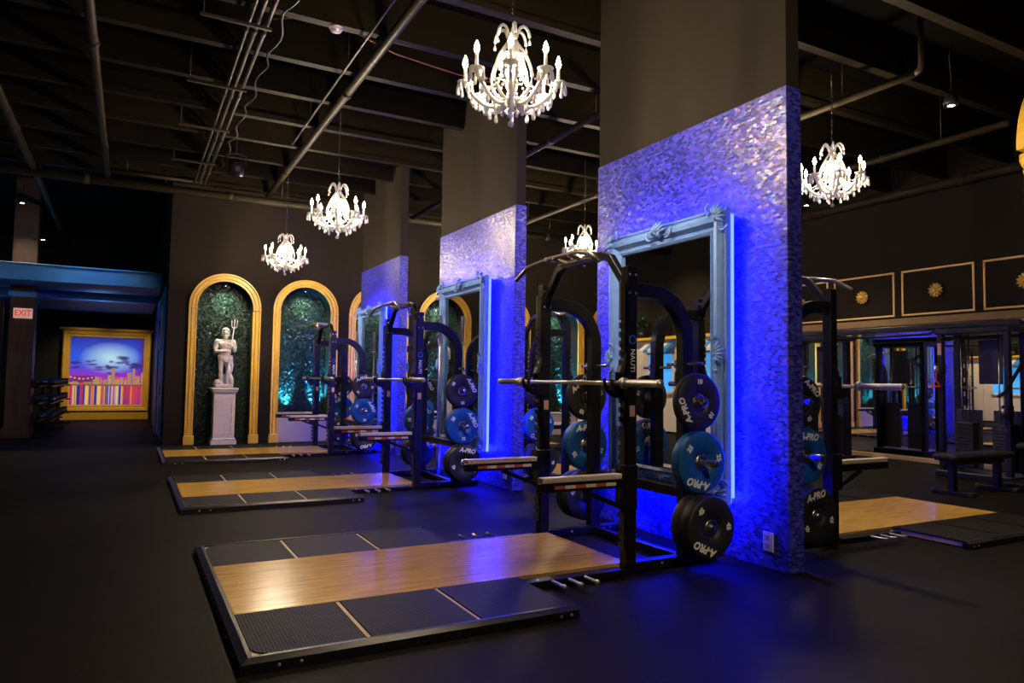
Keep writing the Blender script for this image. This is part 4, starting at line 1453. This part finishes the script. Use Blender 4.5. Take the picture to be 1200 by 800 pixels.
def pic(u, v):
    hor = 0.30
    if v > hor:
        s_ = (v - hor) / (1 - hor)
        c = lerp3((0.55, 0.02, 0.42), (0.22, 0.04, 0.72), s_ / 0.30)
        c = lerp3(c, (0.02, 0.10, 0.85), (s_ - 0.22) / 0.28)
        c = lerp3(c, (0.01, 0.015, 0.35), (s_ - 0.65) / 0.4)
        d = math.hypot((u - 0.55) / 0.42, (v - 0.70) / 0.24)
        c = lerp3(c, (0.55, 0.85, 1.0), (1.05 - d) * 1.05)
        for (cu_, cv_, a, b) in clouds:
            e = ((u - cu_) / a) ** 2 + ((v - cv_) / b) ** 2
            if e < 1:
                c = lerp3(c, (0.10, 0.02, 0.30) if cv_ < 0.55 else (0.03, 0.02, 0.22), (1 - e) * 0.85)
        c = lerp3(c, (0.10, 0.0, 0.10), (u - 0.90) / 0.14)
        if u < 0.35 and hor < v < hor + 0.13:
            c = lerp3(c, (0.16, 0.02, 0.05), 0.75)
            if abs(v - hor - 0.115 + 0.03 * math.sin(u * 9)) < 0.008 and math.sin(u * 110) > 0.2:
                c = (1.0, 0.65, 0.5)
        for (a, b, h_, br_, tn) in blds:
            if a <= u < b and v < hor + 0.02 + h_:
                on = (int(u * 130) * 7 + int(v * 110) * 13 + int(a * 97)) % 5
                c = (0.95 * br_, 0.62 * br_, 0.22 * br_) if on < 2 else ((0.45, 0.22, 0.10) if on < 4 else (0.12, 0.05, 0.05))
                if tn > 0.8 and v > hor + h_ - 0.01:
                    c = (0.9, 0.08, 0.10)
        return c
    k_ = int(u * 63)
    f = u * 63 - k_
    a = streak[k_] * (1 - f) + streak[min(63, k_ + 1)] * f
    tone = lerp3((0.02, 0.02, 0.28), (0.95, 0.55, 0.14), (a - 0.38) * 2.4)
    if (k_ // 3) % 3 == 0:
        tone = lerp3(tone, (0.75, 0.04, 0.02), 0.6)
    if 0.52 < u < 0.68:
        tone = lerp3(tone, (0.75, 0.70, 0.85), 0.4 * a)
    if u > 0.76:
        tone = lerp3(tone, (0.85, 0.05, 0.02), 0.6)
    s_ = (hor - v) / hor
    tone = lerp3(tone, (0.03, 0.03, 0.35), (s_ - 0.55) * 1.2 * (1 - a))
    if s_ < 0.06:
        tone = (0.25, 0.08, 0.05)
    return tone


buf = []
for j in range(NZ + 1):
    for i in range(NX + 1):
        c = pic(i / NX, j / NZ)
        buf += [c[0], c[1], c[2], 1.0]
ca.data.foreach_set('color', buf)
pm = mat('backlit_skyline_print', (0.02, 0.02, 0.02), 0.25)
kk = NT(pm)
at = kk.n('ShaderNodeAttribute'); at.attribute_name = 'picture'
kk.l(at.outputs['Color'], kk.b.inputs['Emission Color'])
kk.b.inputs['Emission Strength'].default_value = 0.8
me.materials.append(pm)
obj('backlit_print', me, pm, lb)
fr = MB()
sec = [(0.0, 0.03), (0.0, 0.10), (0.03, 0.15), (0.06, 0.15), (0.09, 0.20), (0.15, 0.22), (0.18, 0.18), (0.18, 0.0)]
vs, fs = [], []
zc, hz_ = (Z0 + Z1) / 2, (Z1 - Z0) / 2
for (sx_, sz_) in ((-1, -1), (1, -1), (1, 1), (-1, 1)):
    for d, h in sec:
        vs.append((sx_ * (W2 + d), -h, zc + sz_ * (hz_ + d)))
n = len(sec)
for c in range(4):
    e = (c + 1) % 4
    for i in range(n):
        fs.append((c * n + i, e * n + i, e * n + (i + 1) % n, c * n + (i + 1) % n))
fr.add(vs, fs)
obj('gold_frame', fr, M['gold'], lb)
obj('plinth', MB().box((0, -0.10, 0.11), (2 * W2 + 0.34, 0.18, 0.21), 0.006), M['gold'], lb)
obj('cornice', MB().box((0, -0.12, 2.42), (2 * W2 + 0.52, 0.26, 0.07), 0.012), M['gold'], lb)
for s in (-1, 1):  # unseen spots added to brighten the gold frame
    ld = bpy.data.lights.new('added_frame_light', 'SPOT'); ld.energy = 90; ld.color = (1.0, 0.76, 0.42); ld.spot_size = 1.5; ld.spot_blend = 1; ld.shadow_soft_size = 0.04
    lo = bpy.data.objects.new('added_frame_light', ld); C.objects.link(lo); lo.parent = lb
    lo.location = (s * 0.5, -1.7, 2.75); lo.rotation_euler = (math.radians(40), 0, 0)

# painted panels on the corner wall beyond the arches
mp_ = thing('mural_panel', 'blue and white painted panels on the passage wall by the picture', 'mural', (XC, 16.8, 0))
obj('panel_board', MB().box((-0.012, 0, 1.45), (0.02, 5.2, 2.80)), M['canopy'], mp_)
obj('turquoise_door', MB().box((-0.03, 0.4, 1.05), (0.02, 1.1, 2.1), 0.004), M['teal_door'], mp_)
for (y_, z_, a, b) in ((-1.3, 0.95, 0.5, 0.22), (-1.5, 0.35, 0.7, 0.55), (1.6, 0.4, 0.9, 0.5), (-0.9, 2.15, 1.2, 0.9), (1.6, 1.1, 0.8, 0.2)):
    obj('white_patch', MB().box((-0.03, y_, z_), (0.02, a, b), 0.004), M['ledge'], mp_)
me = MB().lathe([(0.0, 0.0), (0.16, 0.0), (0.16, 0.01), (0.0, 0.01)], 20, T(-0.05, -0.9, 2.2) @ RY(-PI / 2))
obj('round_emblem', me, M['tape_red'], mp_)

# cream facade with blue windows and awnings along the left wall (seen in the mirrors)
fc = thing('cream_facade', 'cream painted facade with blue windows and striped awnings along the left wall', 'facade', (XL, 12.5, 0))
obj('facade_board', MB().box((0.02, 0, 1.15), (0.04, 8.0, 2.2)), M['cream'], fc)
obj('gold_ledge', MB().box((0.10, 0, 2.28), (0.20, 8.1, 0.07), 0.01), M['gold'], fc)
for i in range(4):
    y_ = -3.0 + 2.0 * i
    w_ = obj('blue_window', MB().box((0.05, y_, 1.45), (0.03, 0.9, 0.9), 0.004), M['window_glow'], fc)
    fm = MB()
    for (c, s) in (((0.07, y_ - 0.47, 1.45), (0.03, 0.06, 1.0)), ((0.07, y_ + 0.47, 1.45), (0.03, 0.06, 1.0)), ((0.07, y_, 1.93), (0.03, 1.0, 0.06)), ((0.07, y_, 0.97), (0.03, 1.0, 0.06)), ((0.07, y_, 1.45), (0.02, 0.03, 0.9))):
        fm.box(c, s)
    obj('window_frame', fm, M['cream'], w_)
    for j in range(6):
        obj('awning_stripe', MB().prism([(0.04, 2.22), (0.34, 2.00), (0.34, 1.93), (0.04, 2.10)], 0, 0.17, T(0, y_ - 0.51 + 0.17 * j + 0.17, 0) @ RX(PI / 2)), M['canopy'] if j % 2 == 0 else M['plaster'], fc)
for y_ in (-2.6, 0.0, 2.6):
    spot('added_facade_light', fc, (1.7, y_, 4.2), (0, math.radians(32), 0), 260, (1.0, 0.82, 0.58), 1.7, 1.0, 0.05)  # unseen spots added to brighten the facade
# dark potted shrubs on the ledge
for i in range(7):
    y_ = 9.0 + 0.85 * i
    t = thing('potted_shrub', 'dark leafy shrub in a pot on the facade ledge, %s from the near end' % ('first second third fourth fifth sixth seventh eighth ninth'.split()[i]), 'plant', (XL + 0.14, y_, 2.315), 0, 'shrubs on the facade ledge')
    obj('pot', MB().lathe([(0.0, 0.0), (0.06, 0.0), (0.09, 0.14), (0.08, 0.14), (0.0, 0.12)], 14), M['dark_plastic'], t)
    lf = MB(); qq = random.Random(100 + i)
    for j in range(140):
        a, e_, r_ = qq.uniform(0, 2 * PI), qq.uniform(-0.6, 1.5), qq.uniform(0.05, 0.22)
        p = (abs(r_ * math.cos(a) * math.cos(e_)) * 0.6, r_ * math.sin(a) * math.cos(e_), 0.30 + r_ * math.sin(e_))
        s_ = 0.04
        lf.add([(0, 0, -s_), (s_ * 0.6, 0, 0), (0, 0, s_), (-s_ * 0.6, 0, 0)], [(0, 1, 2, 3)], False, T(*p) @ RZ(qq.uniform(0, 6)) @ RX(qq.uniform(-1, 1)))
    obj('foliage', lf, M['leaf'], t)


# dumbbells on a rack beside the wooden column
def make_dumbbell():
    t = thing('dumbbell', 'x', 'dumbbell')
    obj('handle', MB().lathe([(0.0, -0.075), (0.015, -0.075), (0.017, 0), (0.015, 0.075), (0.0, 0.075)], 10, RY(PI / 2)), M['steel'], t)
    for s in (-1, 1):
        hd = obj('head', MB().lathe([(0.0, 0.07), (0.055, 0.07), (0.068, 0.082), (0.068, 0.15), (0.058, 0.162), (0.0, 0.162)], 16, RY(s * PI / 2)), M['rubber'], t)
        obj('end_cap', MB().lathe([(0.0, 0.161), (0.032, 0.161), (0.030, 0.166), (0.0, 0.166)], 14, RY(s * PI / 2)), M['steel_satin'], hd)
    return t


dr = thing('dumbbell_rack', 'black three tier dumbbell rack beside the wooden column', 'rack', (-1.46, 18.6, 0))
for i, z in enumerate((0.28, 0.62, 0.96)):
    obj('shelf_tier', MB().box((0.10 - 0.0, 0, z), (0.07, 4.2, 0.03), 0.004).box((-0.10, 0, z + 0.0), (0.07, 4.2, 0.03), 0.004), M['black_metal'], dr)
for y_ in (-2.05, 0.0, 2.05):
    obj('rack_post', MB().box((-0.19, y_, 0.55), (0.06, 0.06, 1.10), 0.004).box((0.0, y_, 0.025), (0.46, 0.06, 0.05), 0.004).box((0.0, y_, 0.26), (0.40, 0.03, 0.03)).box((0.0, y_, 0.60), (0.40, 0.03, 0.03)).box((0.0, y_, 0.94), (0.40, 0.03, 0.03)), M['black_metal'], dr)
db = make_dumbbell()
first = True
TIER = ['bottom', 'middle', 'top']
NTH = 'first second third fourth fifth sixth seventh eighth ninth tenth eleventh twelfth'.split()
for i, z in enumerate((0.28, 0.62, 0.96)):
    for j in range(12):
        y_ = 18.6 - 1.85 + 0.333 * j
        lab = 'black round dumbbell on the %s tier, %s from the near end' % (TIER[i], NTH[j])
        loc = (-1.46, y_ + 0.01, z + 0.018 + 0.068)
        if first:
            db.location = loc; tag(db, lab, 'dumbbell', 'dumbbells on the rack by the column'); first = False
        else:
            dup(db, loc, None, lab)

# ball rack at the extreme left edge
brk = thing('ball_rack', 'tall black rack of exercise balls at the left edge', 'rack', (-2.18, 14.4, 0))
for s in (-1, 1):
    for x_ in (-0.18, 0.18):
        obj('rack_post', MB().box((x_, s * 0.75, 1.25), (0.05, 0.05, 2.5), 0.004), M['black_metal'], brk)
for z in (0.15, 0.62, 1.09, 1.56, 2.03, 2.46):
    obj('shelf_rail', MB().box((-0.13, 0, z), (0.03, 1.5, 0.03)).box((0.13, 0, z), (0.03, 1.5, 0.03)), M['black_metal'], brk)
bl = None
for i, z in enumerate((0.15, 0.62, 1.09, 1.56, 2.03)):
    for j in range(4):
        lab = 'dark exercise ball on the %s shelf of the left edge rack, %s along' % (NTH[i], NTH[j])
        loc = (-2.18, 14.4 - 0.54 + 0.36 * j, z + 0.015 + 0.118)
        if bl is None:
            bl = thing('exercise_ball', lab, 'ball', loc, 0, 'balls in the left edge rack')
            obj('ball_shell', MB().ball((0, 0, 0), 0.165, 20, 12), M['brown_ball'], bl)
            obj('ball_seam', MB().lathe([(0.1655, -0.006), (0.167, 0), (0.1655, 0.006)], 24, RY(PI / 2), close=True), M['ledge'], bl)
        else:
            dup(bl, loc, (0, 0, 0.3 * j), lab)


# ------------------------------------------------------------------ right wall: mirror, framed panels, machines
mw = thing('wall_mirror', 'long mirror covering the lower part of the right hand wall', 'mirror', (XR + 0.018, 4.8, 0))
for i in range(7):
    obj('mirror_sheet', MB().box((-0.006, -8.4 + 2.45 * i + 1.05, 1.13), (0.008, 2.448, 2.09)), M['mirror'], mw)
obj('top_trim', MB().box((-0.02, 0, 2.19), (0.05, 17.4, 0.035), 0.004), M['gold_trim'], mw)
obj('lit_fascia_band', MB().box((-0.05, 0, 2.265), (0.10, 17.4, 0.115), 0.006), M['tan'], mw)  # band's lit tone comes from its tan colour

PANY = [7.98 - 1.285 * i for i in range(-2, 5)]


def make_medallion():
    t = thing('gold_rosette', 'x', 'wall ornament')
    c = MB().ball((-0.05, 0, 0), (0.05, 0.045, 0.045), 14, 9)
    obj('centre_boss', c, M['gold_metal'], t)
    qq = random.Random(4)
    for ringi, (n_, r_, s_) in enumerate(((8, 0.055, 0.034), (12, 0.085, 0.036))):
        for i in range(n_):
            a = 2 * PI * (i + 0.5 * ringi) / n_
            M4 = T(-0.05 + 0.015 * ringi, r_ * math.cos(a), r_ * math.sin(a)) @ RX(a) @ RZ(0.5)
            pt = MB().ball((0, 0, 0), (0.020, s_, 0.020), 8, 6, M4)
            obj('petal', pt, M['gold_metal'], t)
    return t


ro = make_medallion()
for i, y_ in enumerate(PANY):
    lab = '%s gold rectangular wall moulding from the far end' % ORD[i]
    if i == 0:
        fp = thing('panel_moulding', lab, 'moulding', (XR + 0.019, y_, 2.74), 0, 'gold panel mouldings on the right wall')
        for (c, s) in (((-0.012, 0, 0.36), (0.024, 1.16, 0.03)), ((-0.012, 0, -0.36), (0.024, 1.16, 0.03)), ((-0.012, -0.565, 0), (0.024, 0.03, 0.69)), ((-0.012, 0.565, 0), (0.024, 0.03, 0.69))):
            obj('moulding_strip', MB().box(c, s, 0.006), M['gold_trim'], fp)
        ro.location = (XR + 0.019, y_, 2.74)
        tag(ro, 'gold rosette ornament inside the %s wall moulding from the far end' % ORD[i], 'wall ornament', 'gold rosettes on the right wall')
    else:
        dup(fp, (XR + 0.019, y_, 2.74), None, lab)
        dup(ro, (XR + 0.019, y_, 2.74), None, 'gold rosette ornament inside the %s wall moulding from the far end' % ORD[i])


def make_cable_tower():
    """facing -x, footprint about 0.75 x 0.95, 2 m tall"""
    t = thing('cable_machine', 'x', 'cable machine')
    bm_ = M['black_metal']
    for s in (-1, 1):
        obj('frame_post', MB().box((0.18, s * 0.42, 1.0), (0.10, 0.08, 2.0), 0.006), bm_, t)
        gp = obj('guide_column', MB().box((-0.22, s * 0.42, 1.0), (0.07, 0.07, 2.0), 0.006), bm_, t)
        cg = obj('pulley_carriage', MB().box((-0.25, s * 0.42, 1.45 if s > 0 else 0.9), (0.12, 0.10, 0.16), 0.01), bm_, gp)
        z = 1.45 if s > 0 else 0.9
        obj('pulley_wheel', MB().lathe([(0.015, -0.012), (0.045, -0.012), (0.038, 0), (0.045, 0.012), (0.015, 0.012)], 16, T(-0.33, s * 0.42, z) @ RX(PI / 2), close=True), M['steel_satin'], gp)
        obj('handle_strap', MB().tube([(-0.34, s * 0.42, z - 0.04), (-0.35, s * 0.42, z - 0.16), (-0.35, s * 0.42 - 0.06, z - 0.24), (-0.35, s * 0.42 + 0.06, z - 0.24), (-0.35, s * 0.42, z - 0.16)], 0.009, 6, upv=(1, 0, 0)), M['red'] if s > 0 else M['rubber'], gp)
        obj('guide_rod', MB().tube([(0.02, s * 0.24 - 0.05, 0.12), (0.02, s * 0.24 - 0.05, 1.93)], 0.010, 8), M['steel'], t)
        obj('guide_rod', MB().tube([(0.02, s * 0.24 + 0.05, 0.12), (0.02, s * 0.24 + 0.05, 1.93)], 0.010, 8), M['steel'], t)
        st_ = MB()
        for i in range(14):
            st_.box((0.02, s * 0.24, 0.16 + 0.042 * i), (0.13, 0.24, 0.038), 0.004)
        obj('weight_stack', st_, M['rubber'], t)
        obj('stack_cable', MB().tube([(0.02, s * 0.24, 0.76), (0.02, s * 0.24, 1.93)], 0.004, 6), M['rubber'], t)
        obj('shroud', MB().box((0.105, s * 0.24, 0.50), (0.012, 0.34, 0.80), 0.003), M['dark_plastic'], t)
    obj('base_frame', MB().box((0.0, 0, 0.04), (0.62, 0.95, 0.08), 0.01), bm_, t)
    obj('top_frame', MB().box((0.0, 0, 1.96), (0.56, 0.95, 0.08), 0.01), bm_, t)
    obj('centre_plate', MB().box((0.19, 0, 1.55), (0.02, 0.30, 0.60), 0.004), M['dark_plastic'], t)
    obj('placard', MB().box((-0.262, 0.42, 1.72), (0.006, 0.05, 0.16)), M['sticker'], t)
    return t


ct = make_cable_tower()
ct.location = (10.05, 7.98, 0); tag(ct, 'black twin stack cable machine, the farther of the two by the wall mirror', 'cable machine', 'cable machines by the wall mirror')
dup(ct, (10.05, 5.38, 0), None, 'black twin stack cable machine, the nearer one at the right edge')
xb = thing('crossover_beam', 'twin black overhead beams joining the two cable machines', 'beam', (10.05, 6.68, 0))
for dx, z in ((-0.15, 2.045), (0.15, 2.045)):
    obj('beam_tube', MB().box((dx, 0, z), (0.06, 3.7, 0.06), 0.006), M['black_metal'], xb)
obj('chin_bar', MB().tube([(-0.15, -0.9, 2.02), (-0.30, -0.75, 1.93), (-0.30, 0.75, 1.93), (-0.15, 0.9, 2.02)], 0.016, 8), M['black_metal'], xb)

bn = thing('flat_bench', 'black padded flat bench on the right near the cable machine', 'bench', (8.62, 4.72, 0))
obj('seat_pad', MB().box((0, 0, 0.42), (1.22, 0.28, 0.075), 0.025), M['leather'], bn)
obj('spine', MB().box((0, 0, 0.355), (1.08, 0.08, 0.06), 0.006), M['black_metal'], bn)
for s in (-1, 1):
    lg_ = obj('leg', MB().box((s * 0.45, 0, 0.19), (0.08, 0.07, 0.31), 0.006), M['black_metal'], bn)
    obj('foot_bar', MB().box((s * 0.45, 0, 0.022), (0.08, 0.46, 0.04), 0.006), M['black_metal'], lg_)
    for q in (-1, 1):
        obj('rubber_foot', MB().box((s * 0.45, q * 0.21, 0.026), (0.09, 0.05, 0.05), 0.01), M['rubber'], lg_)


# a seated stack machine with an upholstered back, right of the bench
sm = thing('seated_machine', 'dark seated exercise machine with tall padded back at the right edge', 'exercise machine', (9.75, 4.50, 0))
obj('machine_base', MB().box((0, 0, 0.05), (1.1, 0.5, 0.07), 0.01), M['black_metal'], sm)
obj('machine_mast', MB().box((0.38, 0, 0.85), (0.12, 0.16, 1.60), 0.01), M['black_metal'], sm)
obj('seat_pad', MB().box((-0.10, 0, 0.50), (0.46, 0.40, 0.09), 0.03), M['leather'], sm)
obj('back_pad', MB().box((0.24, 0, 0.95), (0.10, 0.36, 0.75), 0.03, T(0.24, 0, 0.95) @ RY(0.18) @ T(-0.24, 0, -0.95)), M['leather'], sm)
obj('seat_post', MB().box((-0.10, 0, 0.27), (0.10, 0.10, 0.38), 0.006), M['black_metal'], sm)
for s in (-1, 1):
    obj('press_arm', MB().tube([(0.35, s * 0.16, 1.55), (0.20, s * 0.36, 1.50), (-0.15, s * 0.38, 1.15), (-0.30, s * 0.38, 1.10)], 0.022, 8), M['black_metal'], sm)

# gold archway whose edge enters at the upper right
ag = thing('gold_archway', 'large gold archway on white columns, its edge showing at upper right', 'archway', (9.30, 4.0, 0))
prof = [(0.0, 0.0), (0.0, 0.10), (0.05, 0.12), (0.09, 0.09), (0.20, 0.12), (0.26, 0.10), (0.26, 0.0)]
vs, fs = [], []
n = len(prof); N_ = 28
RA, SZ = 0.85, 3.72
for i in range(N_ + 1):
    a = PI * i / N_
    for d, h in prof:
        vs.append((-(RA + d) * math.cos(a), -h, SZ + (RA + d) * math.sin(a)))
for i in range(N_):
    for q_ in range(n):
        w_ = (q_ + 1) % n
        fs.append((i * n + q_, i * n + w_, (i + 1) * n + w_, (i + 1) * n + q_))
fs += [tuple(range(n)), tuple(N_ * n + q_ for q_ in range(n))]
obj('arch_moulding', MB().add(vs, fs), M['gold'], ag)
for s in (-1, 1):
    cl2 = obj('column', MB().lathe([(0.0, 0.10), (0.13, 0.10), (0.125, 1.5), (0.105, 3.50), (0.0, 3.50)], 20, T(s * 0.83, -0.05, 0)), M['plaster'], ag)
    obj('capital', MB().lathe([(0.105, 3.50), (0.115, 3.54), (0.105, 3.57), (0.125, 3.60), (0.145, 3.66), (0.145, 3.715), (0.0, 3.715)], 20, T(s * 0.83, -0.05, 0)), M['gold'], cl2)
    obj('column_base', MB().box((s * 0.83, -0.05, 0.05), (0.22, 0.22, 0.10), 0.01), M['plaster'], cl2)
